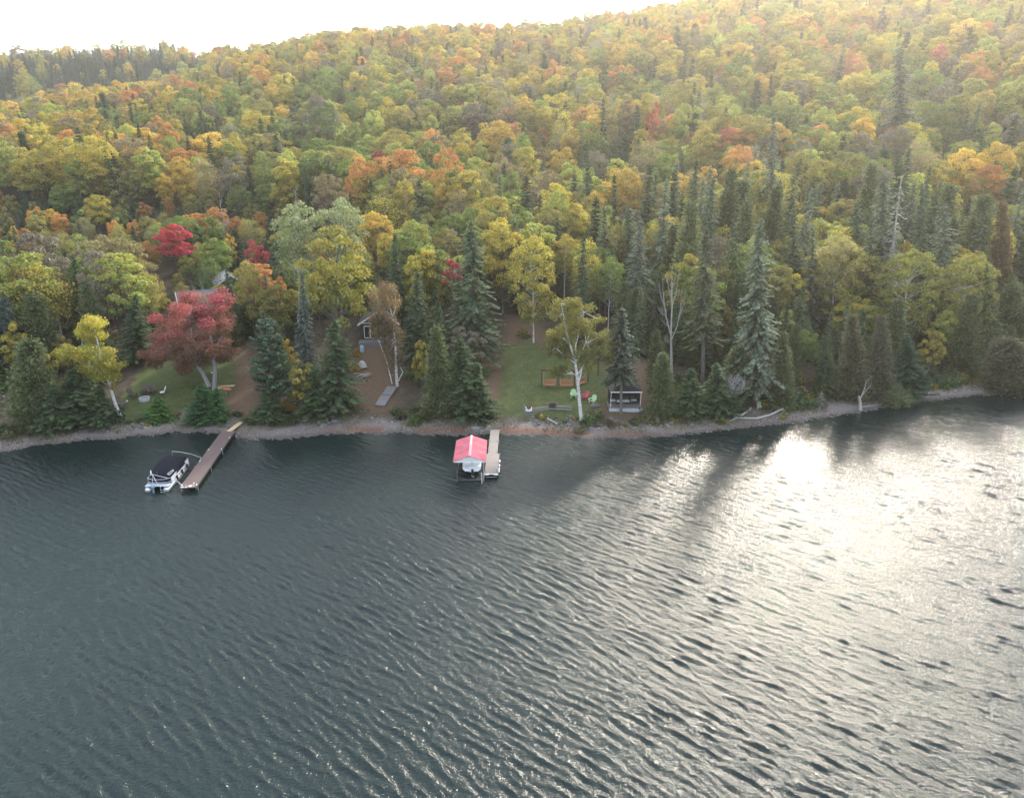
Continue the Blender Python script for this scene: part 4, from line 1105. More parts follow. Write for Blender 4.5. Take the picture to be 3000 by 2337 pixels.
    for pts, zz, lab in (([(584, 1352, .6), (590, 1340, .9), (560, 1330, 1.5), (530, 1324, 1.9), (504, 1322, 2.1)], None, 'bent pale mooring whip arching over the bow of the pontoon boat'),
                         ([(533, 1421, .6), (520, 1410, .85), (505, 1400, 1.05)], None, 'short pale mooring pole between the dock end and the boat stern')):
        q = [at(x, y, z) for x, y, z in pts]; b = q[0]
        mb = MB(); mb.tube([p - b for p in q], [.035] + [.022] * (len(q) - 1), 6)
        o = mb.obj('mooring_whip', wp); o.location = b; tag(o, lab, 'mooring pole')
    a, b = at(504, 1322, 2.08), at(505, 1340, .95)
    mb = MB(); mb.tube([(0, 0, 0), b - a], .012, 4); o = mb.obj('mooring_line', M_WHITE); o.location = a; tag(o, 'thin white line hanging from the bent mooring whip', 'rope')
build_pontoon()

# ------------------------------------------------------------------ right dock, covered lift and motor boat
def build_right_dock():
    a = at(1439, 1388, .5); b = at(1451.5, 1261, .5); d = b - a; L = d.length; rz = math.atan2(-d.x, d.y)
    e = empty('dock', (a.x, a.y, 0), rz, 'pale beige plank dock beside the red-roofed boat lift', 'dock')
    L1 = L * .43; w1, w2 = 1.42, 1.08; z = .5
    m = board_deck('deck_boards', w1, L1, z, .14, M_DOCK2, e, seed=8)
    mb = MB(); n = int((L - L1) / .14)
    for k in range(n): mb.box((-.06, L1 + (k + .5) * (L - L1) / n, z), (w2, (L - L1) / n - .012, .04))
    mb.obj('deck_boards', M_DOCK2, e, kind='stuff')
    for s in (-1, 1):
        mb = MB(); mb.box((s * (w1 / 2 - .06), L1 / 2, z - .13), (.08, L1 - .08, .2)); mb.box((-.06 + s * (w2 / 2 - .06), (L + L1) / 2, z - .13), (.08, L - L1 - .08, .2)); mb.obj('side_rail', M_STEEL, e)
        for y in (.4, L1 - .3, L * .75):
            mb = MB(); x = s * ((w1 if y < L1 else w2) / 2 + .035) - (0 if y < L1 else .06); mb.tube([(x, y, -1.6), (x, y, z + .10)], .03, 7); mb.obj('leg', M_ALU, e)
        for y in (.55, L1 + .6, L * .72):
            mb = MB(); x = s * ((w1 if y < L1 else w2) / 2 - .12) - (0 if y < L1 else .06)
            mb.box((x, y, z + .05), (.05, .16, .06)); mb.box((x, y, z + .09), (.05, .42, .035)); mb.obj('cleat', M_STEEL, e)
    def bumper(x, y, dx, dy):
        mb = MB(); l = max(dx, dy) / 2; ax = Vector((1, 0, 0)) if dx > dy else Vector((0, 1, 0)); c = Vector((x, y, z - .02))
        mb.tube([c - ax * l, c - ax * (l - .05), c + ax * (l - .05), c + ax * l], [.03, .075, .075, .03], 10); mb.obj('bumper', M_WHITE, e, True)
    bumper(-.48, -.10, .52, .1); bumper(.48, -.10, .48, .1)
    for y in (.75, 1.35, 2.2, 3.3): bumper(w1 / 2 + .09, y, .1, .55)
    mb = MB(); mb.box((0, -.08, z + .01), (.5, .12, .06)); mb.box((0, -.14, z - .28), (1.15, .06, .06)); mb.obj('end_step', M_ALU, e)
    mb = MB(); mb.box((-.06 + .08, L + .14, z + .02), (1.3, .26, .05)); mb.obj('shore_board', M_GREYWOOD, e)
build_right_dock()

def build_lift():
    ze = 2.35
    nl, nr, fl, fr = at(1328.8, 1352.9, ze), at(1422.9, 1350.3, ze), at(1335.9, 1291.1, ze), at(1428.2, 1289.4, ze)
    a = (nl + nr) / 2; b = (fl + fr) / 2; d = b - a; L = d.length; rz = math.atan2(-d.x, d.y); w = ((nr - nl).length + (fr - fl).length) / 2
    e = empty('boat_lift', (a.x, a.y, 0), rz, 'boat lift with a faded red gabled metal roof', 'boat lift')
    rise = .62; sl = math.atan2(rise, w / 2); n = 6; pl = math.hypot(rise, w / 2)
    t = NT('faded_red_metal'); P = t.coord('Object')
    c = t.ramp(t.noise(1.3, 4, vec=P), [(.3, (.34, .085, .115)), (.55, (.41, .12, .155)), (.78, (.46, .19, .21))])
    c = t.mix(t.ramp(t.noise(5, 3, vec=P), [(.62, (0, 0, 0)), (.74, (.5, .5, .5))]), c, (.33, .10, .09))
    mr = t.done(t.bsdf(c, .8, spec=.12))
    for s in (-1, 1):
        for k in range(n):
            y = (k + .5) * L / n; off = .012 * (k % 2)
            mb = MB(); mb.box((s * w / 4, y, ze + rise / 2 + off), (pl + .02, L / n + .05, .02), ry=s * sl)
            for q in (-1, 0, 1): mb.box((s * w / 4, y + q * L / n * .31, ze + rise / 2 + off + .018), (pl, .03, .022), ry=s * sl)
            mb.obj('roof_panel', mr, e)
    mb = MB()
    for s in (-1, 1): mb.box((s * .075, L * .5, ze + rise + .035), (.16, L, .014), ry=s * sl)
    mb.obj('ridge_cap', plain('worn_pink_ridge', (.58, .22, .25), .8, .1, spec=.15), e)
    mb = MB()
    for x in (-.05, .05): mb.box((x, L * .75, ze + rise + .05), (.022, L * .48, .01))
    mb.obj('ridge_wear', M_WHITE, e, label='bare white streaks along the far half of the ridge')
    gs = plain('white_vertical_siding', (.60, .61, .60), .5, .08)
    for yy in (.06, L - .06):
        k = 22
        for i in range(k):
            x0 = -w / 2 + .12 + (w - .24) * i / k; x1 = x0 + (w - .24) / k - .012; h0 = rise * (1 - abs(x0 + x1) / w) - .04
            if h0 < .03: continue
            mb = MB(); mb.box(((x0 + x1) / 2, yy, ze - .02 + h0 / 2), (x1 - x0, .025 + .006 * (i % 2), h0)); mb.obj('siding_board', gs, e)
    mb = MB()
    for yy in (.06, L - .06): mb.box((0, yy, ze - .07), (w - .1, .08, .09))
    for s in (-1, 1): mb.box((s * (w / 2 - .10), L / 2, ze - .07), (.07, L - .1, .09))
    mb.obj('eave_beam', M_WHITE, e)
    for s in (-1, 1):
        for y in (.35, L - .35):
            mb = MB(); mb.tube([(s * (w / 2 - .28), y, -1.6), (s * (w / 2 - .28), y, ze - .05)], .05, 7); mb.obj('post', M_ALU if s > 0 else M_STEEL, e)
        mb = MB(); mb.beam((s * (w / 2 - .28), -.3, .15), (s * (w / 2 - .28), L - .3, .15), .09, .12); mb.obj('cradle_beam', M_STEEL, e)
        mb = MB(); mb.tube([(s * (w / 2 - .45), -.35, -.6), (s * (w / 2 - .45), -.35, 1.25)], .03, 6); mb.obj('guide_post', M_WHITE if s > 0 else M_STEEL, e)
    mb = MB(); mb.beam((-w / 2 + .28, .3, .10), (w / 2 - .28, .3, .10), .1, .1); mb.beam((-w / 2 + .28, L - .4, .10), (w / 2 - .28, L - .4, .10), .1, .1); mb.obj('cross_beam', M_STEEL, e)
    return a, rz, L
LIFT = build_lift()

def build_motorboat():
    a, rz, L = LIFT
    p = at(1382, 1371, .8); f = Vector((-math.sin(rz), math.cos(rz), 0))
    e = empty('motor_boat', (p.x, p.y, 0), rz, 'white motor boat with red-striped seats under the red roof', 'boat')
    gel = plain('white_gelcoat', (.80, .82, .82), .22, .03); z0 = .28
    st = [(0, .96, .90, .98), (.8, 1.0, .94, 1.0), (2.2, 1.02, .95, 1.04), (3.6, .95, .8, 1.10), (4.6, .66, .45, 1.16), (5.2, .28, .12, 1.20), (5.45, .03, .01, 1.22)]
    rows = []
    for y, hw, cw, zt in st:
        zk = z0 + max(0, (y - 3.4)) * .22; zc = z0 + .30 + max(0, y - 3.4) * .26
        rows.append([(-hw, y, zt), (-hw * 1.02, y, zc + .25), (-cw, y, zc), (0, y, zk), (cw, y, zc), (hw * 1.02, y, zc + .25), (hw, y, zt)])
    mb = MB(); mb.grid([r[::-1] for r in rows]); mb.add(rows[0], [tuple(range(7))]); mb.obj('hull', gel, e)
    mb = MB()
    mb.add([(-.96, 0, .985), (.96, 0, .985), (.96, .62, .99), (-.96, .62, .99)], [(0, 1, 2, 3)])
    for s in (-1, 1): mb.add([(s * .96, .6, .992), (s * 1.0, 3.4, 1.08), (s * .78, 3.4, 1.08), (s * .74, .6, .992)], [(0, 1, 2, 3) if s > 0 else (3, 2, 1, 0)])
    mb.add([(-.96, 3.4, 1.10), (.96, 3.4, 1.10), (.66, 4.6, 1.18), (.2, 5.3, 1.23), (-.2, 5.3, 1.23), (-.66, 4.6, 1.18)], [tuple(range(6))]); mb.obj('deck', gel, e)
    mb = MB(); mb.box((0, 2.0, .62), (1.5, 2.9, .04)); mb.obj('cockpit_floor', plain('grey_carpet', (.3, .3, .32), .9), e)
    wht = plain('white_vinyl', (.72, .70, .70), .5, .05); red = plain('dark_red_vinyl', (.20, .035, .05), .5, .1)
    for x in (-.46, .46):
        mb = MB(); mb.box((x, .92, .88), (.78, .5, .16)); mb.box((x, .66, 1.06), (.80, .14, .36)); s = mb.obj('seat', wht, e)
        mb = MB()
        for q in (-.22, .02, .24): mb.box((x + q, .93, .966), (.10, .46, .012)); mb.box((x + q, .66, 1.245), (.10, .12, .012)); mb.box((x + q, .735, 1.10), (.10, .012, .28))
        mb.obj('seat_stripe', red, s)
    mb = MB(); mb.tube([(-.93, 2.6, 1.05), (-.80, 3.1, 1.5), (0, 3.35, 1.56), (.80, 3.1, 1.5), (.93, 2.6, 1.05)], .025, 6); wf = mb.obj('windshield_frame', M_ALU, e)
    mb = MB(); mb.grid([[(-.91, 2.65, 1.08), (-.6, 3.3, 1.10), (.6, 3.3, 1.10), (.91, 2.65, 1.08)], [(-.80, 3.08, 1.48), (-.5, 3.28, 1.54), (.5, 3.28, 1.54), (.80, 3.08, 1.48)]]); mb.obj('windshield', plain('tinted_pane', (.05, .06, .07), .1, .05), wf)
    mb = MB(); mb.tube([(-.93, .75, 1.0), (-.92, .8, 1.55), (.92, .8, 1.55), (.93, .75, 1.0)], .03, 6); mb.obj('grab_arch', M_WHITE, e)
    mb = MB(); mb.box((-.52, -.012, .86), (.42, .012, .12)); pl = mb.obj('name_plate', plain('blue_decal', (.16, .28, .42), .4, .1), e)
    mb = MB()
    for k, (x, ww) in enumerate(((-.68, .05), (-.60, .06), (-.51, .04), (-.43, .07), (-.35, .05))): mb.box((x, -.021, .86), (ww, .006, .07))
    mb.obj('lettering', M_WHITE, pl)
    mb = MB(); mb.box((0, -.06, .50), (1.5, .12, .04)); mb.obj('swim_platform', gel, e)
    mb = MB(); mb.box((.08, -.16, .50), (.24, .30, .40)); mb.box((.10, -.30, .18), (.14, .34, .46)); mb.box((.10, -.42, .30), (.26, .22, .05)); sd = mb.obj('stern_drive', M_BLACK, e)
    mb = MB(); mb.tube([(.10, -.5, .02), (.10, -.34, .02)], .06, 8)
    for k in range(3):
        an = k * 2.094; mb.box((.10 + .12 * math.cos(an), -.46, .02 + .12 * math.sin(an)), (.2, .02, .10), ry=-an)
    mb.obj('propeller', M_ALU, sd)
build_motorboat()

# ------------------------------------------------------------------ lawn furniture
def adirondack(loc, rz, mat, label, scale=1.0):
    e = empty('adirondack_chair', loc, rz, label, 'chair', None); e.scale = (scale,) * 3
    # faces -y
    for s in (-1, 1):
        mb = MB(); mb.box((s * .33, -.32, .27), (.07, .09, .54)); mb.obj('leg', mat, e)
        mb = MB(); mb.beam((s * .29, -.36, .36), (s * .25, .52, .05), .05, .12); mb.obj('leg', mat, e)
        mb = MB(); mb.box((s * .38, -.08, .57), (.15, .74, .035)); mb.obj('arm', mat, e)
    mb = MB()
    for k in range(6):
        t = k / 5; mb.box((0, -.36 + t * .52, .40 - t * .14), (.56, .095, .03), rx=-.26)
    mb.obj('seat', mat, e)
    mb = MB()
    hts = (.66, .76, .81, .76, .66)
    for k in range(5):
        x = (k - 2) * .125; hgt = hts[k]; a = Vector((x * .9, .16, .24)); b = a + Vector((x * .28, .36 * hgt / .8, hgt))
        d = (b - a).normalized(); n = Vector((0, -d.z, d.y)); wv = Vector((1, 0, 0))
        vs = []
        for p, hw in ((a, .045), (b - d * .06, .062), (b, .03)):
            for sg in (-1, 1):
                for q in (-.014, .014): vs.append(p + wv * sg * hw + n * q)
        mb.add(vs, [(0, 1, 3, 2), (0, 4, 5, 1), (4, 8, 9, 5), (2, 3, 7, 6), (6, 7, 11, 10), (0, 2, 6, 4), (4, 6, 10, 8), (1, 5, 7, 3), (5, 9, 11, 7), (8, 10, 11, 9)])
    mb.box((0, .26, .50), (.62, .03, .07)); mb.obj('backrest', mat, e)
    return e
M_LIME = plain('lime_plastic', (.40, .60, .33), .45, .05)
M_CRIM = plain('raspberry_plastic', (.55, .075, .12), .45, .05)
M_DBROWN = plain('dark_brown_plastic', (.085, .065, .062), .5, .1)
adirondack(ground(1680, 1166), R(-4), M_LIME, 'lime-green slatted garden chair left of the white birch trunk', 1.0)
adirondack(ground(1714, 1170), R(-52), M_CRIM, 'raspberry-red slatted garden chair behind the white birch', 1.0)
adirondack(ground(1736, 1181), R(-40), M_LIME, 'lime-green slatted garden chair right of the red one', 1.0)

def build_swings():
    m = wood('red_brown_timber', (.135, .050, .042), 3, .25); ms = wood('orange_cedar_slats', (.36, .17, .085), 3, .25)
    a, b, c = ground(1586, 1135), ground(1634, 1135.5), ground(1682, 1136)
    z = (a.z + b.z + c.z) / 3
    P = [a, b, c, Vector((c.x + 2.0, c.y + 1.6, c.z)), Vector((c.x + 3.6, c.y + 3.6, c.z))]
    e = empty('garden_pergola', (b.x, b.y, z), 0, 'red-brown timber pergola for swings on the lawn', 'pergola')
    o0 = Vector((b.x, b.y, z)); H = 2.3
    P = [p - o0 for p in P]
    for p in P:
        mb = MB(); mb.box((p.x, p.y, (H + tz(p.x + o0.x, p.y + o0.y) - z - .2) / 2 - 0), (.16, .16, H + .4)); mb.obj('post', m, e)
    for k in range(4):
        q0, q1 = Vector(P[k]), Vector(P[k + 1]); q0.z = q1.z = H + .12 + .004 * k
        d = (q1 - q0).normalized() * .2
        mb = MB(); mb.beam(q0 - d, q1 + d, .10, .22); mb.obj('beam', m, e)
    for k, lab in ((0, 'orange slatted swing bench on the left of the frame'), (1, 'orange slatted swing bench next to the white birch'), (2, 'swing bench on the shaded right side of the frame')):
        q = (P[k] + P[k + 1]) / 2 + o0; dirv = P[k + 1] - P[k]; rz = math.atan2(dirv.y, dirv.x)
        s = empty('swing_bench', (q.x, q.y, z + .45), rz, lab, 'swing', 'swing benches hanging in the timber frame')
        for j in range(5):
            mb = MB(); mb.box((0, -.26 + j * .11, 0), (1.5, .095, .03)); mb.obj('seat_slat', ms, s)
        for j in range(9):
            mb = MB(); mb.box((-.68 + j * .17, .26, .30), (.15, .03, .52), rx=-.12); mb.obj('back_slat', ms, s)
        mb = MB(); mb.box((0, -.33, -.05), (1.56, .05, .10)); mb.box((0, .29, .05), (1.56, .05, .1)); mb.box((0, .34, .56), (1.56, .05, .08)); mb.obj('seat_frame', ms, s)
        for sg in (-1, 1):
            mb = MB(); mb.box((sg * .76, -.04, .26), (.06, .62, .04)); mb.obj('arm', ms, s)
            mb = MB(); mb.tube([(sg * .8, -.3, .0), (sg * .78, 0, H - .45)], .012, 4); mb.tube([(sg * .8, .28, .1), (sg * .78, 0, H - .45)], .012, 4); mb.obj('rope', plain('pale_rope', (.42, .40, .32), .8), s)
build_swings()

def build_gazebo():
    fl, fr = ground(1785, 1206), ground(1881, 1208)
    x0, x1 = fl.x, fr.x; y0 = (fl.y + fr.y) / 2; zd = max(fl.z, fr.z) + .42; W = x1 - x0; D = 3.5; cx = (x0 + x1) / 2
    e = empty('wooden_deck', (cx, y0, zd), 0, 'low weathered grey deck under the dark canopy', 'deck')
    n = 24
    for k in range(n):
        mb = MB(); mb.box((0, (k + .5) * D / n, -.02 + .003 * (k % 3)), (W, D / n - .014, .04)); mb.obj('deck_board', M_GREYWOOD, e)
    mb = MB(); mb.box((0, -.03, -.28), (W + .06, .05, .48)); mb.obj('front_skirt', plain('pale_grey_skirt', (.36, .38, .40), .7, .2), e)
    for s in (-1, 1):
        mb = MB(); mb.box((s * (W / 2 + .02), D / 2, -.28), (.05, D, .48)); mb.obj('side_skirt', M_GREYWOOD, e)
    g = empty('canopy', (cx, y0 + .45, zd), 0, 'dark hipped fabric canopy with a white front edge', 'canopy')
    gw, gd, H = W * .9, 2.7, 2.05
    for sx in (-1, 1):
        for sy in (0, 1):
            mb = MB(); mb.tube([(sx * gw / 2, sy * gd, 0), (sx * gw / 2, sy * gd, H)], .035, 6); mb.obj('post', M_WHITE if sy == 0 else M_STEEL, g)
    dk = plain('charcoal_canvas', (.016, .015, .019), .85, .2)
    A = [(-gw / 2 - .15, -.15, H), (gw / 2 + .15, -.15, H), (gw / 2 + .15, gd + .15, H), (-gw / 2 - .15, gd + .15, H)]
    B = [(-gw * .12, gd * .42, H + .95), (gw * .12, gd * .42, H + .95), (gw * .12, gd * .58, H + .95), (-gw * .12, gd * .58, H + .95)]
    mb = MB(); mb.add(A + B, [(0, 1, 5, 4), (1, 2, 6, 5), (2, 3, 7, 6), (3, 0, 4, 7), (4, 5, 6, 7)]); mb.obj('roof', dk, g)
    mb = MB(); k = 30
    top = [(-gw / 2 - .12 + (gw + .24) * i / k, -.17, H + .03) for i in range(k + 1)]; bot = [(p[0], -.17 - .01, H - .075 - .03 * abs(math.sin(i * 1.1))) for i, p in enumerate(top)]
    back = [(p[0], -.13, H + .03) for p in top]
    mb.grid([bot, top, back]); mb.obj('valance', M_WHITE, g)
    mb = MB(); mb.box((0, gd, H - .05), (gw, .04, .08)); mb.obj('back_rail', M_STEEL, g)
    for cx_, cy_, dx_, dy_ in ((0, gd + .05, gw, .02), (-gw / 2 - .03, gd * .66, .02, gd * .6), (gw / 2 + .03, gd * .66, .02, gd * .6)):  # dark sheets added at back and sides to stand for the shaded interior
        mb = MB(); mb.box((cx_, cy_, H / 2 + .02), (dx_, dy_, H - .1)); mb.obj('interior_shade_sheet', dk, g)
    # dark sofa with pale cushions and side seats
    ds = plain('dark_wicker', (.03, .032, .036), .8, .3); cu = plain('pale_cushion', (.62, .60, .56), .8, .08)
    for x, y, w, lab in ((-.15, 1.75, 1.7, 'dark outdoor sofa with two pale cushions under the canopy'), (1.25, 2.1, .8, 'dark armchair with a pale cushion right of the outdoor sofa'), (-1.45, 2.0, .8, 'dark armchair with a pale cushion left of the outdoor sofa')):
        s = empty('outdoor_sofa' if w > 1 else 'armchair', (cx + x, y0 + y, zd), 0, lab, 'sofa' if w > 1 else 'armchair')
        mb = MB(); mb.box((0, 0, .18), (w, .7, .32)); mb.obj('seat', ds, s)
        mb = MB(); mb.box((0, .32, .55), (w, .12, .55)); mb.obj('backrest', ds, s)
        for sg in (-1, 1): mb = MB(); mb.box((sg * (w / 2 + .05), 0, .32), (.1, .7, .62)); mb.obj('arm', ds, s)
        nn = 2 if w > 1 else 1
        for k in range(nn): mb = MB(); mb.box(((k - (nn - 1) / 2) * w / nn, -.06, .40), (w / nn - .06, .62, .12)); mb.obj('cushion', cu, s)
build_gazebo()

def build_timbers():
    a, b, c = ground(1538, 1212), ground(1612, 1200), ground(1676, 1206)
    e = empty('timber_edging', a, 0, 'low edging of weathered grey timbers at the foot of the lawn', 'edging')
    up = Vector((0, 0, 1))
    for p, q, h in ((a, b, .12), (a + Vector((.1, .25, 0)), b + Vector((0, .25, 0)), .34), (b, c, .12), (b + Vector((.2, .35, 0)), c + Vector((0, .3, 0)), .36), (a + Vector((0, -.2, -.1)), b + Vector((-1, -.55, -.2)), .0)):
        mb = MB(); mb.beam(p - a + up * h, q - a + up * h, .16, .16); mb.obj('timber', M_GREYWOOD, e)
    mb = MB(); mb.box((-.05, .05, .45), (.2, .2, 1.3)); mb.obj('post', M_GREYWOOD, e)
    p = ground(1549, 1206); bx = empty('planter', (p.x, p.y, p.z + .1), 0, 'white box of rust-red plants at the left end of the grey timbers', 'planter')
    mb = MB()
    for q, d in (((0, -.25, .2), (.8, .05, .4)), ((0, .25, .2), (.8, .05, .4)), ((-.38, 0, .2), (.05, .45, .4)), ((.38, 0, .2), (.05, .45, .4)), ((0, 0, .15), (.72, .45, .2))): mb.box(q, d)
    mb.obj('box', M_WHITE, bx)
    cr, st, h0, r0 = bush(601, .4, .4, 260, .07)
    o = link('foliage', cr, bx, (0, 0, .3)); o['tint'] = (.18, .06, .03); o['tip_tint'] = (.28, .08, .04)
    p = ground(1619, 1197); bx = empty('crate', (p.x, p.y, p.z + .15), .2, 'black crate standing on the grey timbers', 'crate')
    mb = MB()
    for q, d in (((0, -.28, .2), (.9, .05, .42)), ((0, .28, .2), (.9, .05, .42)), ((-.43, 0, .2), (.05, .5, .42)), ((.43, 0, .2), (.05, .5, .42)), ((0, 0, .1), (.82, .5, .1))): mb.box(q, d)
    mb.obj('box', M_BLACK, bx)
    mb = MB(); mb.box((.62, 0, .25), (.1, .1, .8)); mb.obj('handle', M_GREYWOOD, bx)
build_timbers()

# ------------------------------------------------------------------ cabin, boardwalk, houses
def build_cabin():
    p = ground(1096, 1012); Y = p.y + 1.2
    fl = atY(1062, 994, Y); fr = atY(1135, 992, Y); zf = (fl.z + fr.z) / 2; W = fr.x - fl.x
    cx = fl.x + W * .55 + .6; zg = tz(cx, Y)
    e = empty('cabin', (cx, Y, zg), R(4), 'dark brown cabin with a white-framed window behind the boardwalk slope', 'cabin')
    zf -= zg; w2 = 2.9; D = 6.0; h = 2.5
    wm = wood('dark_brown_boards', (.045, .036, .034), 3, .25, (1, 1, 10)); rf = plain('dark_shingles', (.055, .048, .047), .9, .3, 5, bump=.02); tr = plain('white_trim', (.70, .70, .68), .5, .08)
    mb = MB(); mb.box((0, D / 2 + .1, zf / 2), (2 * w2, D, zf + 1.0)); mb.obj('foundation', plain('grey_block', (.22, .21, .20), .9, .2), e)
    mb = MB(); mb.add([(-w2, 0, zf), (w2, 0, zf), (w2, 0, zf + h), (0, 0, zf + h + 1.9), (-w2, 0, zf + h), (-w2, D, zf), (w2, D, zf), (w2, D, zf + h), (0, D, zf + h + 1.9), (-w2, D, zf + h)],
                      [(0, 1, 2, 3, 4), (9, 8, 7, 6, 5), (1, 6, 7, 2), (5, 0, 4, 9)]); wl_ = mb.obj('wall', wm, e)
    mb = MB(); sl = math.atan2(1.9, w2); pl = math.hypot(1.9, w2) + .5
    for s in (-1, 1): mb.box((s * (w2 / 2 + .12), D / 2, zf + h + .95 - .02), (pl, D + 1.2, .12), ry=s * sl)
    ro = mb.obj('roof', rf, e)
    mb = MB()
    for s in (-1, 1): mb.box((s * (w2 / 2 + .12), -.62, zf + h + .93), (pl, .05, .2), ry=s * sl)
    mb.obj('fascia', tr, ro)
    mb = MB(); mb.box((-.2, -.03, zf + h + .05), (2 * w2, .06, .12)); mb.obj('belt_trim', tr, e)
    mb = MB(); mb.add([(-w2 - .3, -.05, zf + h), (w2 + .3, -.05, zf + h), (w2 + .3, -1.0, zf + h - .35), (-w2 - .3, -1.0, zf + h - .35)], [(0, 1, 2, 3), (3, 2, 1, 0)])
    for k in range(4):
        x = -1.9 + k * .95
        f = MB(); 
        for q, d in (((x - .42, -.05, zf + 1.15), (.08, .07, 1.8)), ((x + .42, -.051, zf + 1.15), (.08, .07, 1.8)), ((x, -.05, zf + .24), (.76, .068, .1)), ((x, -.05, zf + 2.06), (.76, .068, .1))): f.box(q, d)
        fo = f.obj('window', tr, e)
        g = MB(); g.box((x, -.02, zf + 1.15), (.76, .02, 1.74)); g.obj('pane', plain('dark_pane', (.02, .024, .028), .08, .1), fo)
    mb = MB(); mb.box((.3, -.025, zf + h + .8), (.9, .05, .7)); g = mb.obj('window', tr, e)
    mb = MB(); mb.box((.3, -.055, zf + h + .8), (.72, .02, .52)); mb.obj('pane', MATS['dark_pane'], g)
    # porch deck
    n = 14
    for k in range(n): mb = MB(); mb.box((0, -2.0 + k * .14, zf - .06), (2 * w2 + .4, .126, .04)); mb.obj('porch_board', M_GREYWOOD, e)
    for k in range(5): mb = MB(); mb.box((0, -2.1, zf - .2 - k * .17), (2 * w2 + .4, .04, .155)); mb.obj('skirt_board', M_GREYWOOD, e)
    for x in (-w2, -1, 1, w2): mb = MB(); mb.box((x, -1.9, zf / 2 - .6), (.14, .14, zf + .9)); mb.obj('porch_post', M_GREYWOOD, e)
    # pale blue panel and grey tarp beside the slope
    q = ground(1061, 1032); t = empty('rain_barrel', q, 0, 'pale blue barrel below the left corner of the cabin deck', 'barrel')
    mb = MB(); mb.tube([(0, 0, -.1), (0, 0, .1), (0, 0, .45), (0, 0, .8), (0, 0, 1.0)], [.26, .29, .32, .29, .26], 14); mb.obj('body', plain('pale_blue_plastic', (.32, .46, .52), .5, .1), t, True)
    mb = MB(); mb.tube([(0, 0, 1.0), (0, 0, 1.03)], .27, 14); mb.obj('lid', plain('blue_grey_lid', (.25, .36, .42), .5), t)
    q = ground(1062, 1078); t = empty('tarp_pile', q, .3, 'heap under a pale grey tarp beside the orange sapling', 'tarp')
    rows = []
    for i in range(9):
        r = []
        for j in range(9):
            x, y = (i / 8 - .5) * 1.3, (j / 8 - .5) * 1.6; zz = .95 * (1 - (abs(x) / .68) ** 2.5) * (1 - (abs(y) / .85) ** 2.5) + .12 * float(vnoise(x + 9, y + 5, .35, 8)); r.append((x, y, max(-.05, zz)))
        rows.append(r)
    mb = MB(); mb.grid(rows); mb.obj('sheet', plain('pale_grey_tarp', (.33, .32, .33), .6, .15, 3), t, True)
    # log pile
    rng = random.Random(4); q = ground(1064, 1103); t = empty('brush_pile', q, 0, 'small heap of cut bleached branches on the leaf-covered slope', 'brush')
    for k in range(22):
        c = Vector((rng.gauss(0, .55), rng.gauss(0, .5), .06 + .2 * rng.random())); an = .9 + rng.gauss(0, .45); l = rng.uniform(.4, .95)
        d = Vector((math.cos(an) * l, math.sin(an) * l, rng.gauss(0, .08)))
        mb = MB(); mb.tube([c - d, c + Vector((0, 0, .06)), c + d], [.045, .05, .035], 6); mb.obj('branch', M_DEAD, t)
    # boardwalk
    a, b = ground(1114, 1196), ground(1147, 1142)
    mid = a.lerp(b, .5); d = b - a; rz = math.atan2(-d.x, d.y); L = d.length; sl = math.atan2(d.z, math.hypot(d.x, d.y))
    e2 = empty('boardwalk', (a.x, a.y, a.z + .35), rz, 'grey plank boardwalk down to the beach', 'boardwalk'); e2.rotation_euler = (sl, 0, rz)
    n = int(L / .16)
    for k in range(n):
        st = .10 if k > n * .52 else 0
        mb = MB(); mb.box((.12 if st else 0, (k + .5) * L / n, st), (1.35, L / n - .015, .045)); mb.obj('plank', M_GREYWOOD, e2)
    for s in (-1, 1): mb = MB(); mb.box((s * .55, L / 2, -.12), (.09, L, .18)); mb.obj('stringer', M_GREYWOOD, e2)
    for y in (.2, L * .5, L - .3):
        mb = MB(); mb.box((0, y, -.4), (1.1, .09, .5)); mb.obj('support', M_GREYWOOD, e2)
build_cabin()

def house(px, Y, w, d, h, rise, rz, wallc, roofc, label, ztop_py):
    p = atY(px, ztop_py, Y); zg = tz(p.x, Y); top = p.z - zg; zw = top - rise
    e = empty('house', (p.x, Y, zg), rz, label, 'house')
    mb = MB(); mb.add([(-w / 2, 0, -.5), (w / 2, 0, -.5), (w / 2, d, -.5), (-w / 2, d, -.5), (-w / 2, 0, zw), (w / 2, 0, zw), (w / 2, d, zw), (-w / 2, d, zw), (0, 0, top), (0, d, top)],
                      [(0, 1, 5, 8, 4), (2, 3, 7, 9, 6), (1, 2, 6, 5), (3, 0, 4, 7)]); mb.obj('wall', wallc, e)
    sl = math.atan2(rise, w / 2); pl = math.hypot(rise, w / 2) + .5
    for s in (-1, 1):
        mb = MB(); mb.box((s * (w / 4 + .12), d / 2, top - rise / 2 - .0), (pl, d + 1.0, .14), ry=s * sl); r = mb.obj('roof', roofc, e)
        for yy in (-.53, d + .53):
            mb = MB(); mb.box((s * (w / 4 + .12), yy, top - rise / 2 - .03), (pl, .05, .24), ry=s * sl); mb.obj('fascia', M_WHITE, r)
    f = MB(); f.box((0, -.03, zw - 1.2), (1.3, .06, 1.2)); fo = f.obj('window', M_WHITE, e)
    f = MB(); f.box((0, -.07, zw - 1.2), (1.1, .02, 1.0)); f.obj('pane', MATS['dark_pane'], fo)
WARMB = plain('brown_siding', (.16, .11, .08), .8, .15); SHG = plain('grey_brown_shingles', (.13, .11, .115), .9, .25, 5, bump=.02); SHL = plain('light_grey_roof', (.36, .36, .37), .6, .15, 4)
house(524, 113, 5.6, 5, 3, 1.9, R(-62), WARMB, SHG, 'house with a grey-brown roof and white eaves behind the crimson maple', 858)
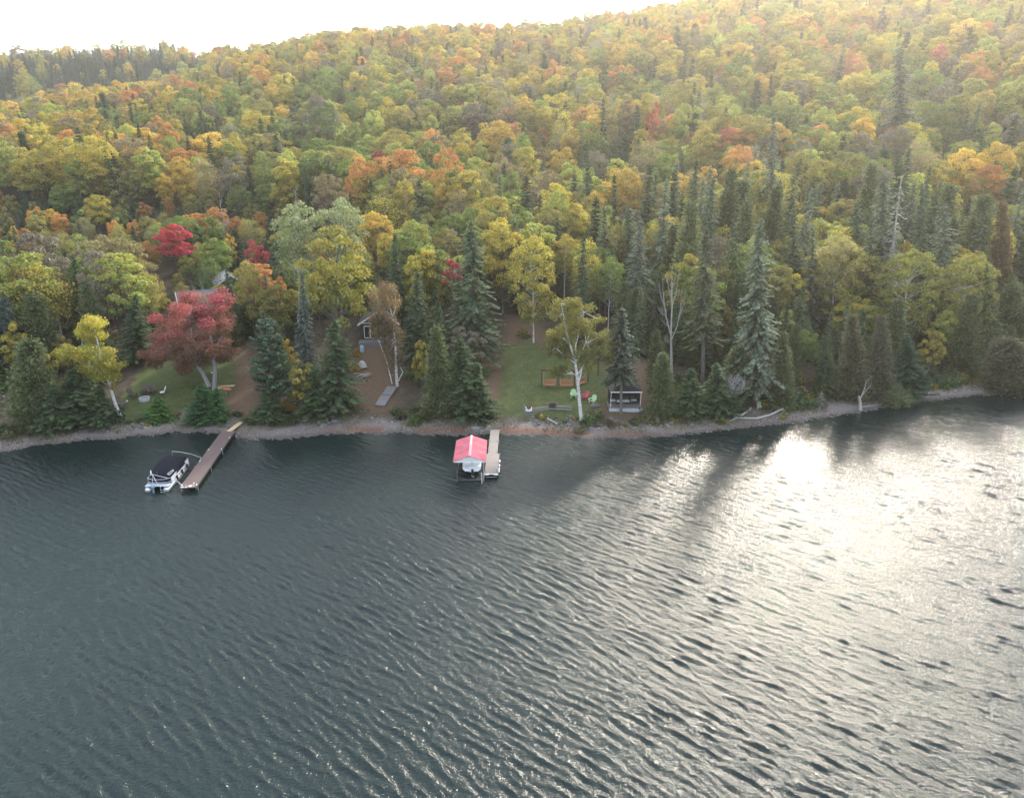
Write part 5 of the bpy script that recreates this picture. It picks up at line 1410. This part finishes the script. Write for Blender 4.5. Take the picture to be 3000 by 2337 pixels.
house(716, 119, 3.6, 4, 2.4, 1.3, R(10), SHL, SHL, 'small pale grey shed right of the crimson maple top', 880)
house(672, 130, 4.5, 5, 2.5, 1.6, R(30), WARMB, SHL, 'small hut with a pale grey roof in the woods above the yard', 806)
house(1650, 136, 5, 6, 2.6, 1.6, R(20), WARMB, SHL, 'grey-roofed hut half hidden behind the white forked birch', 860)

# ------------------------------------------------------------------ left yard
def build_yard():
    p = ground(424, 1172); e = empty('fire_ring', p, 0, 'round pale concrete fire ring in the left yard', 'fire ring')
    conc = plain('pale_concrete', (.42, .44, .46), .85, .12, 6)
    for k in range(10):
        a0, a1 = 6.283 * k / 10 + .02, 6.283 * (k + 1) / 10 - .02; vs = []
        for a in (a0, (a0 + a1) / 2, a1):
            for r in (.48, .66):
                for z in (-.06, .36): vs.append((r * math.cos(a), r * math.sin(a), z))
        fs = []
        for q in (0, 4): fs += [(q, q + 1, q + 5, q + 4), (q + 2, q + 6, q + 7, q + 3), (q + 1, q + 3, q + 7, q + 5), (q, q + 4, q + 6, q + 2)]
        fs += [(0, 2, 3, 1), (8, 9, 11, 10)]
        mb = MB(); mb.add(vs, fs); mb.obj('block', conc, e)
    mb = MB(); mb.tube([(0, 0, 0), (0, 0, .06)], .47, 14); mb.obj('ash_bed', plain('dark_ash', (.04, .038, .036), .95, .3), e)
    adirondack(ground(427, 1155), R(6), M_DBROWN, 'dark brown garden chair behind the fire ring, left of a pair', 1.2)
    adirondack(ground(446, 1153), R(-6), M_DBROWN, 'dark brown garden chair behind the fire ring, right of a pair', 1.2)
    adirondack(ground(389, 1166), R(62), M_DBROWN, 'dark brown garden chair facing the fire ring from the left', 1.2)
    a, b = ground(427, 1155), ground(446, 1153); m = (a + b) / 2
    e = empty('side_table', m, 0, 'small pale-topped table between the two dark garden chairs', 'table')
    mb = MB(); mb.box((0, -.1, .52), (.34, .34, .04)); mb.obj('table_top', plain('pale_stone_top', (.34, .31, .30), .6, .1), e)
    for sx in (-1, 1):
        for sy in (-1, 1): mb = MB(); mb.box((sx * .13, -.1 + sy * .13, .25), (.04, .04, .5)); mb.obj('leg', M_DBROWN, e)
    # black framed lounge chair with white cushions
    p = ground(478, 1158); e = empty('lounge_chair', p, R(-60), 'black-framed garden chair with white cushions beside the fire ring', 'chair')
    for s in (-1, 1):
        mb = MB(); mb.tube([(s * .32, -.4, 0), (s * .32, -.35, .62), (s * .32, .25, .62), (s * .32, .4, 0)], .022, 5); mb.tube([(s * .3, .2, .35), (s * .3, .55, 1.15)], .022, 5); mb.obj('side_frame', M_BLACK, e)
    mb = MB(); mb.box((0, -.08, .38), (.58, .58, .12)); mb.obj('seat_cushion', M_WHITE, e)
    mb = MB(); mb.box((0, .36, .74), (.56, .10, .62), rx=-.38); mb.obj('back_cushion', M_WHITE, e)
    # picnic table
    p = ground(350, 1200); e = empty('picnic_table', p, R(25), 'dark brown picnic table behind the leaning yellow birch', 'table')
    for k in range(5): mb = MB(); mb.box((0, -.34 + k * .17, .74), (1.7, .155, .04)); mb.obj('top_board', M_DBROWN, e)
    for s in (-1, 1):
        for k in range(2): mb = MB(); mb.box((0, s * (.68 + k * .14), .44), (1.7, .125, .04)); mb.obj('bench_board', M_DBROWN, e)
        mb = MB(); mb.beam((s * .6, -.72, 0), (s * .6, -.25, .72), .07, .07); mb.beam((s * .6, .72, 0), (s * .6, .25, .72), .07, .07); mb.beam((s * .6, -.8, .40), (s * .6, .8, .40), .05, .07); mb.obj('leg', M_DBROWN, e)
    # solar globe lights
    for q, lab in (((374, 1185), 'white globe light on the grass left of the fire ring'), ((358, 1196), 'white globe light in front of the picnic table'), ((622, 1102), 'white globe light by the maple trunk')):
        p = ground(*q); e = empty('globe_light', p, 0, lab, 'garden light')
        mb = MB(); mb.tube([(0, 0, -.1), (0, 0, .3)], .015, 5); mb.obj('stake', M_STEEL, e)
        mb = MB(); mb.grid([[(.13 * math.sin(math.pi * i / 8) * math.cos(6.283 * k / 12), .13 * math.sin(math.pi * i / 8) * math.sin(6.283 * k / 12), .42 - .13 * math.cos(math.pi * i / 8)) for k in range(13)] for i in range(9)]); mb.obj('globe', M_WHITE, e, True)
    # wooden plane ornament
    p = ground(664, 1158); e = empty('plane_ornament', p, R(-6), 'tan and orange wooden plane ornament on a post by the maple', 'ornament')
    tan = wood('tan_paint_wood', (.44, .36, .20), 3, .1); orr = plain('salmon_orange_paint', (.56, .20, .10), .5, .1)
    mb = MB(); mb.tube([(0, 0, -.3), (0, 0, .75)], .05, 6); mb.obj('post', M_GREYWOOD, e)
    mb = MB(); rws = []
    for x, w, h in ((-.85, .03, .05), (-.5, .10, .10), (0, .15, .16), (.45, .15, .16), (.6, .08, .1)): rws.append([(x, w * math.cos(6.283 * k / 10), .95 + h * math.sin(6.283 * k / 10)) for k in range(11)])
    mb.grid(rws); mb.obj('fuselage', orr, e, True)
    mb = MB(); mb.box((.25, 0, 1.30), (1.95, .42, .05), ry=-.07); mb.obj('upper_wing', tan, e)
    mb = MB(); mb.box((.30, -.1, .86), (1.0, .36, .05), ry=.03); mb.obj('lower_wing', orr, e)
    mb = MB(); mb.box((-.86, 0, .98), (.34, .7, .03)); mb.box((-.95, 0, 1.08), (.22, .03, .26)); mb.obj('tail', tan, e)
    mb = MB(); mb.box((.05, .1, 1.52), (.07, .03, .55), ry=.35); mb.obj('propeller', M_GREYWOOD, e)
    for s in (-1, 1):
        mb = MB(); mb.tube([(.3, s * .15, .85), (.35, s * .25, .6)], .018, 4); mb.tube([(-.2, s * .1, 1.05), (-.2, s * .12, 1.28)], .015, 4); mb.tube([(.5, s * .1, 1.05), (.5, s * .12, 1.28)], .015, 4); mb.obj('strut', tan, e)
build_yard()

# ------------------------------------------------------------------ driftwood, snags
def wood_thing(name, pts, rad, label, cat, mat=None, n=7, branches=0, seed=0):
    q = [ground(*p[:2]) + Vector((0, 0, p[2] if len(p) > 2 else 0)) for p in pts]; b = q[0]
    e = empty(name, b, 0, label, cat)
    rng = random.Random(seed); mb = MB(); Q = [p - b for p in q]; mb.tube(Q, rad, n); mb.obj('trunk', mat or M_DEAD, e)
    for k in range(branches):
        i = rng.randrange(1, len(Q)); a = Q[i - 1].lerp(Q[i], rng.random())
        m2 = MB(); t = a + Vector((rng.gauss(0, .5), rng.gauss(0, .4), rng.uniform(.1, .8))); m2.tube([a, a.lerp(t, .5) + Vector((0, 0, .1)), t], [.035, .022, .008], 4); m2.obj('branch', mat or M_DEAD, e)
    return e
wood_thing('driftwood_log', [(2166, 1229, .2), (2215, 1231, .18), (2255, 1222, .25), (2293, 1209, .55)], [.10, .14, .15, .12], 'long bleached driftwood log lying along the stony right shore', 'log')
wood_thing('driftwood_log', [(2139, 1236, .12), (2168, 1226, .25), (2197, 1211, .6)], [.07, .12, .14], 'shorter driftwood log with a root stump crossing the long one', 'log', branches=7, seed=3)
wood_thing('driftwood_log', [(1603, 1231, .15), (1634, 1245, .12)], [.15, .13], 'grey squared driftwood beam on the stones below the lawn', 'log', n=4)
wood_thing('dead_branch', [(2275, 1232, .1), (2310, 1200, .5), (2340, 1174, 1.3)], [.04, .03, .012], 'thin dead branch leaning over the stony right shore', 'branch', branches=12, seed=5)
wood_thing('leaning_stump', [(1908, 1226, .0), (1915, 1215, .7), (1921, 1208, 1.3), (1924, 1204, 1.75)], [.24, .18, .13, .09], 'grey leaning stump between the gazebo and the olive cedar', 'stump')
wood_thing('leaning_branch', [(1149, 1128, .1), (1135, 1080, .9), (1118, 1045, 1.6), (1100, 1015, 2.2)], [.07, .06, .045, .02], 'thin bare birch pole leaning over the leaf-covered slope', 'branch', M_BIRCH, branches=5, seed=8)
def snag():
    b = ground(2520, 1202); e = empty('snag', b, 0, 'pale broken snag with two bare limbs standing at the water edge', 'snag')
    for i, (pts, r0, r1) in enumerate((([(2520, 1206), (2520, 1180), (2517, 1160)], .26, .14), ([(2522, 1165), (2532, 1140), (2538, 1118), (2556, 1100)], .07, .015), ([(2524, 1160), (2538, 1142), (2552, 1128), (2554, 1112)], .06, .012), ([(2522, 1192), (2560, 1188), (2590, 1180)], .05, .01))):
        q = local_pts(b, pts); mb = MB(); mb.tube(q, [r0 + (r1 - r0) * k / (len(q) - 1) for k in range(len(q))], 7); mb.obj('trunk' if i == 0 else 'limb', M_DEAD, e)
snag()
def overhang():
    b = ground(2690, 1168); rng = np.random.default_rng(9)
    cl = ell(rng, 46, 2625, 1165, 62, 44, b, -1.6, -.2, .2)
    path = local_pts(b, [(2690, 1170), (2670, 1160, -1.0), (2640, 1160, -2.2), (2600, 1170, -3.4)])
    pr = fern_tree(511, (path, .14, .03), [(local_pts(b, [(2670, 1160, -1.0), (2650, 1140, -2), (2640, 1118, -2.5)]), .06, .02)], cl, .62, 190, .09, M_CBARK, flat=.8, leafmat=M_NEEDLE)
    tree((pr[0], pr[1], 1, 1), b, 1, 1, 'cedar', 0, 'grey-olive cedar leaning down over the water on the right')
    b = ground(2140, 1205); e = empty('shrub', b, 0, 'grey leafless shrub at the shore left of the driftwood', 'shrub'); o = link('stem', bare(612, 4.6, 3.0, 60, M_DEAD, .06), e)
    b = ground(2400, 1196); e = empty('shrub', b, 0, 'pale grey dead bush hanging over the stony right shore', 'shrub')
    o = link('foliage', PROTO['dead_spruce'][0], e); o.scale = (.55, .55, .13); o['tint'] = TINT['pale'][0]; o['tip_tint'] = TINT['pale'][1]
overhang()

# ------------------------------------------------------------------ stones, shrubs, small growth
def stone_mesh(seed):
    rng = np.random.default_rng(seed); import bmesh
    bm = bmesh.new(); bmesh.ops.create_icosphere(bm, subdivisions=2, radius=1.0)
    dirs = _nrm(rng.normal(size=(7, 3))); offs = rng.uniform(.55, .85, 7)
    for v in bm.verts:
        c = np.array(v.co)
        for d, o in zip(dirs, offs):
            k = c @ d
            if k > o: c = c - d * (k - o) * .9
        v.co = c * (1, .8, .62)
    me = bpy.data.meshes.new('stone'); bm.to_mesh(me); bm.free(); return me
def stones():
    t = NT('shore_stone'); P = t.coord('Object'); oi = t.n.new('ShaderNodeObjectInfo')
    c = t.ramp(oi.outputs['Random'], [(0, (.10, .098, .10)), (.5, (.19, .18, .175)), (.85, (.28, .265, .25)), (1, (.40, .38, .36))])
    c = t.mix(t.math('MULTIPLY', t.noise(3, 4, vec=P), .6), c, (.11, .10, .095))
    m = t.done(t.bsdf(c, .9, t.bump(t.noise(6, 4, vec=P), .5, .05), spec=.25))
    ms = [stone_mesh(s) for s in range(6)]
    for me in ms: me.materials.append(m)
    rng = random.Random(31); n = 0
    def put(px, py, r, lab, group):
        p = ground(px, py); o = link('stone', rng.choice(ms), None, (p.x, p.y, p.z + r * .15)); o.scale = (r * rng.uniform(.8, 1.3), r * rng.uniform(.8, 1.2), r * rng.uniform(.7, 1.1))
        o.rotation_euler = (rng.gauss(0, .2), rng.gauss(0, .2), rng.random() * 6.28); tag(o, lab, 'stone', group)
    for k, (px, py, r) in enumerate(((1352, 1257, .33), (1395, 1259, .62), (1375, 1256, .3), (1383, 1252, .3), (1412, 1257, .26), (1412, 1266, .25), (1426, 1248, .42), (1418, 1262, .2), (1425, 1258, .25), (1433, 1252, .25), (1366, 1262, .2))):
        put(px, py, r, 'large flat-topped grey boulder beside the pale dock' if r > .6 else 'grey boulder on the beach between the lift and the pale dock', None if r > .6 else 'boulders by the pale dock')
    for k, (px, py, r) in enumerate(((983, 1235, .75), (975, 1222, .4), (955, 1232, .45), (950, 1245, .4), (965, 1240, .35), (935, 1240, .35), (928, 1246, .3), (942, 1250, .33), (970, 1245, .3), (998, 1234, .2), (960, 1226, .3))):
        put(px, py, r, 'largest square grey boulder of the heap below the leaf slope' if r > .7 else 'grey boulder in the heap below the leaf slope', None if r > .7 else 'boulder heap below the leaf slope')
    def band(x0, x1, off0, off1, cnt, r0, r1, lab, group):
        for _ in range(cnt):
            px = rng.uniform(x0, x1); py = np.interp(px, [q[0] for q in SHORE_PX], [q[1] for q in SHORE_PX]) - rng.uniform(off0, off1)
            put(px, py, rng.uniform(r0, r1) * (1.4 if rng.random() < .12 else 1), lab, group)
    band(1560, 1905, 22, 58, 85, .12, .30, 'rough grey stone on the bank below the lawn and gazebo', 'stones on the bank below the lawn')
    band(1905, 2560, 22, 44, 70, .12, .30, 'rough grey stone along the shore right of the gazebo', 'stones along the right shore')
    band(2560, 2990, 12, 40, 50, .14, .34, 'rough grey stone on the far right shore', 'stones on the far right shore')
    band(130, 480, 16, 40, 40, .10, .26, 'pale grey stone on the bank left of the brown dock', 'stones left of the brown dock')
    band(480, 900, 22, 40, 26, .10, .22, 'grey stone on the beach around the brown dock', 'stones around the brown dock')
    band(1080, 1330, 28, 50, 30, .12, .24, 'grey stone along the beach left of the red roof', 'stones left of the red roof')
    p = ground(1741, 1192); o = link('stone', ms[2], None, (p.x, p.y, p.z + .12)); o.scale = (.75, .45, .5); tag(o, 'flat grey slab of rock in front of the lime-green chairs', 'stone')
    # pebbles
    rg = np.random.default_rng(8); N = 15000
    px = rg.uniform(0, 3000, N); base = np.interp(px, [q[0] for q in SHORE_PX], [q[1] for q in SHORE_PX]); off = rg.uniform(-1, 44, N) 
    dx = px - 1500; py = base - off; up = 1168.5 - py; fw = FPX * CP + up * SP; v = up * CP - FPX * SP; tt = (.3 - CAMZ) / v
    X, Y = dx * tt, fw * tt; Z = terr(X, Y)
    r = .022 + .075 * rg.random(N) ** 3
    V = np.zeros((N, 6, 3)); D = np.array([[1, 0, 0], [0, 1, 0], [-1, 0, 0], [0, -1, 0], [0, 0, .7], [0, 0, -.5]])
    an = rg.random(N) * 6.28; ca, sa = np.cos(an), np.sin(an)
    for k in range(6):
        d = D[k] * (1 + .3 * rg.normal(size=(N, 1))) * np.array([1.3, .9, 1])
        V[:, k, 0] = X + r * (d[:, 0] * ca - d[:, 1] * sa); V[:, k, 1] = Y + r * (d[:, 0] * sa + d[:, 1] * ca); V[:, k, 2] = Z + r * d[:, 2] + r * .2
    F = np.array([[0, 1, 4], [1, 2, 4], [2, 3, 4], [3, 0, 4], [1, 0, 5], [2, 1, 5], [3, 2, 5], [0, 3, 5]])
    T = (np.arange(N)[:, None, None] * 6 + F[None]).reshape(-1, 3)
    t = NT('pebble'); c = t.ramp(t.attr('shade'), [(0, (.09, .085, .085)), (.55, (.20, .19, .18)), (.85, (.33, .31, .29)), (.93, (.24, .13, .09)), (1, (.45, .43, .40))])
    link('pebbles', fast_mesh('pebbles', V.reshape(-1, 3), T, t.done(t.bsdf(c, .85, spec=.3)), {'shade': np.repeat(rg.random(N), 6)}), kind='stuff', label='grey pebbles strewn along the whole beach')
stones()

def undergrowth():
    rng = random.Random(77)
    PB = [bush(701, 1.5, 1.2, 520, .12), bush(702, 1.1, 1.3, 520, .12), bush(703, 2.2, 1.4, 640, .13)]
    TB = {'bright green': ((.045, .085, .02), (.09, .15, .03)), 'dark green': ((.028, .05, .018), (.05, .085, .026)), 'yellowing': ((.13, .13, .03), (.28, .22, .035)), 'rust-tinged': ((.11, .075, .03), (.20, .11, .04)), 'golden': ((.22, .15, .02), (.40, .26, .03)), 'olive': ((.075, .08, .03), (.13, .125, .045))}
    def put(px, py, r, h, col, lab, group=None):
        p = ground(px, py); pr = PB[rng.randrange(3)]
        return tree(pr, (p.x, p.y, p.z - .05), h, r, TB[col], rng.random() * 6.28, lab, group, 'shrub', 'shrub', vary=rng.uniform(.85, 1.15))
    for px, py, r, h, col, lab in ((1722, 1242, 1.7, 1.9, 'bright green', 'bushy green shrub at the foot of the white forked birch'), (1225, 1236, 1.3, 2.0, 'bright green', 'bright green shrub right of the boardwalk'), (1210, 1243, 1.0, 1.3, 'yellowing', 'yellow-green shrub below the bright green one by the boardwalk'),
                                  (1044, 1083, 1.0, 1.8, 'golden', 'golden sapling beside the grey tarp'), (1040, 1045, 1.0, 1.6, 'golden', 'golden sapling below the cabin deck'), (840, 1195, 1.4, 1.3, 'golden', 'golden low bush left of the young larch'),
                                  (1540, 985, 1.5, 2.2, 'yellowing', 'pale yellow bush at the foot of the sunlit birch'), (1420, 1236, .9, .9, 'bright green', 'green shrub at the left corner of the lawn beach'), (1790, 1238, 1.0, .8, 'rust-tinged', 'rusty low shrub in front of the gazebo'),
                                  (1850, 1235, 1.2, .9, 'olive', 'olive low shrub along the gazebo deck'), (1700, 1262, 1.1, .9, 'olive', 'low olive shrub on the bank below the white birch'), (2290, 1222, .9, .9, 'yellowing', 'yellowish low shrub by the long driftwood log'),
                                  (2515, 1120, 1.1, 2.2, 'golden', 'golden young tree behind the pale snag'), (2795, 1108, 1.5, 2.2, 'yellowing', 'yellow-leaved sapling on the far right shore'), (2730, 1135, 1.4, 1.6, 'golden', 'golden shrub on the far right shore'),
                                  (2105, 1240, 1.0, .8, 'yellowing', 'yellow-green low shrub on the shore left of the driftwood'), (2350, 1200, 1.0, 1.0, 'rust-tinged', 'orange-tinged low shrub near the dead bush'), (440, 1248, .8, .6, 'yellowing', 'yellow-flecked low shrub below the bright green spruce')):
        put(px, py, r, h, col, lab)
    def row(x0, x1, off0, off1, cnt, r0, r1, cols, place):
        for _ in range(cnt):
            px = rng.uniform(x0, x1); py = float(np.interp(px, [q[0] for q in SHORE_PX], [q[1] for q in SHORE_PX])) - rng.uniform(off0, off1); r = rng.uniform(r0, r1); c = rng.choice(cols)
            put(px, py, r, r * rng.uniform(.8, 1.5), c, f'{c} shrub {place}', f'{c} shrubs {place}')
    row(0, 330, 36, 62, 26, .9, 1.8, ('bright green', 'dark green', 'dark green', 'olive'), 'on the bank at the left edge')
    row(360, 640, 38, 52, 12, .4, .8, ('olive', 'bright green', 'rust-tinged'), 'along the bank of the left yard')
    row(690, 880, 40, 62, 14, .6, 1.1, ('olive', 'bright green', 'dark green'), 'below the dark pine')
    row(1150, 1440, 38, 62, 22, .7, 1.4, ('bright green', 'dark green', 'olive'), 'along the shore behind the red roof')
    row(1570, 1900, 34, 64, 18, .35, .7, ('olive', 'rust-tinged', 'bright green', 'yellowing'), 'on the stony bank below the lawn')
    row(1900, 2560, 40, 74, 60, .9, 1.9, ('dark green', 'olive', 'dark green', 'bright green', 'yellowing'), 'under the trees of the right shore')
    for place, x0, x1, y0, y1, cnt in (('under the trees right of gazebo', 1910, 2980, 1010, 1180, 90), ('under the trees left of the yard', 0, 330, 960, 1200, 30), ('in shade right of the yard', 700, 900, 960, 1130, 16), ('in the shade left of the lawn', 1180, 1400, 1000, 1180, 18)):
        for _ in range(cnt):
            px = rng.uniform(x0, x1); py = rng.uniform(y0, y1) - (px - 1900) * .06 * (x0 > 1900); c = rng.choice(('dark green', 'bright green', 'olive', 'yellowing', 'bright green'))
            q = ground(px, py)
            if clear_d([q.x], [q.y])[0] > -1.0 or q.y - float(shore_y(np.array([q.x]))[0]) < 6: continue
            r = rng.uniform(1.2, 2.3); put(px, py, r, r * rng.uniform(.9, 1.5), c, f'{c} shrub {place}', f'{c} shrubs {place}')
    row(2560, 3000, 34, 70, 40, 1.0, 2.0, ('dark green', 'olive', 'bright green', 'yellowing'), 'under the trees of the far right shore')
    # grass tufts on the bank
    rg = np.random.default_rng(5); N = 9000
    px = rg.uniform(0, 3000, N); py = np.interp(px, [q[0] for q in SHORE_PX], [q[1] for q in SHORE_PX]) - rg.uniform(30, 60, N)
    keep = (vnoise(px, py, 60, 3) > .5) | (px < 140); px, py = px[keep], py[keep]; N = len(px)
    dx = px - 1500; up = 1168.5 - py; fw = FPX * CP + up * SP; v = up * CP - FPX * SP; tt = (1.0 - CAMZ) / v
    X, Y = dx * tt, fw * tt; P = np.stack([X, Y, terr(X, Y) + .10], -1)
    T = _nrm(np.stack([rg.normal(0, .35, N), rg.normal(0, .35, N), np.ones(N)], -1)); Nn = _nrm(rg.normal(size=(N, 3)))
    V = cards_dir(P, T, Nn, rg.uniform(.10, .28, N), np.full(N, .03))
    t = NT('bank_grass'); c = t.ramp(t.attr('shade'), [(0, (.06, .07, .025)), (.6, (.13, .12, .04)), (1, (.26, .21, .10))])
    link('bank_grass', fast_mesh('bank_grass', V.reshape(-1, 3), np.arange(N * 4).reshape(N, 4), t.done(t.bsdf(c, .8, spec=.2)), {'shade': np.repeat(rg.random(N), 4)}), kind='stuff', label='tufts of dry grass along the bank')
    # fallen leaves
    N = 26000; X = rg.uniform(-45, 30, N); Y = rg.uniform(84, 128, N)
    d = clear_d(X, Y); keep = (d > -1) & (rg.random(N) < .9); X, Y = X[keep], Y[keep]; N = len(X)
    P = np.stack([X, Y, terr(X, Y) + .03], -1); V = cards(P, np.tile([0, 0, 1.0], (N, 1)), .075, rg, .7, .25)
    t = NT('fallen_leaf'); c = t.ramp(t.attr('shade'), [(0, (.09, .055, .035)), (.5, (.17, .10, .05)), (.8, (.30, .20, .06)), (1, (.36, .27, .09))])
    link('fallen_leaves', fast_mesh('fallen_leaves', V.reshape(-1, 3), np.arange(N * 4).reshape(N, 4), t.done(t.bsdf(c, .8, spec=.2)), {'shade': np.repeat(rg.random(N), 4)}), kind='stuff', label='fallen leaves strewn over the lawns and slopes')
undergrowth()

# ------------------------------------------------------------------ tell look-alikes apart by their place in the row
ORD = ['leftmost', 'second', 'third', 'fourth', 'fifth', 'sixth', 'seventh', 'eighth', 'ninth', 'tenth', 'eleventh', 'twelfth', 'thirteenth', 'fourteenth', 'fifteenth', 'sixteenth', 'seventeenth', 'eighteenth', 'nineteenth', 'twentieth', 'twenty-first', 'twenty-second', 'twenty-third', 'twenty-fourth', 'twenty-fifth', 'twenty-sixth', 'twenty-seventh', 'twenty-eighth', 'twenty-ninth', 'thirtieth']
def single_out():
    rows = {}
    for o in bpy.data.objects:
        if o.parent is None and 'group' in o and o.get('category') in ('conifer', 'broadleaf tree', 'shrub', 'stone'): rows.setdefault((o['group'], o['label']), []).append(o)
    for (g, l), os_ in rows.items():
        if not 2 <= len(os_) <= len(ORD): continue
        os_.sort(key=lambda o: to_px(*o.location)[0])
        for k, o in enumerate(os_):
            g2 = g
            o['label'] = (f'leftmost of the {g2}' if k == 0 else (f'rightmost of the {g2}' if k == len(os_) - 1 else f'{ORD[k]} from left of the {g2}'))
single_out()
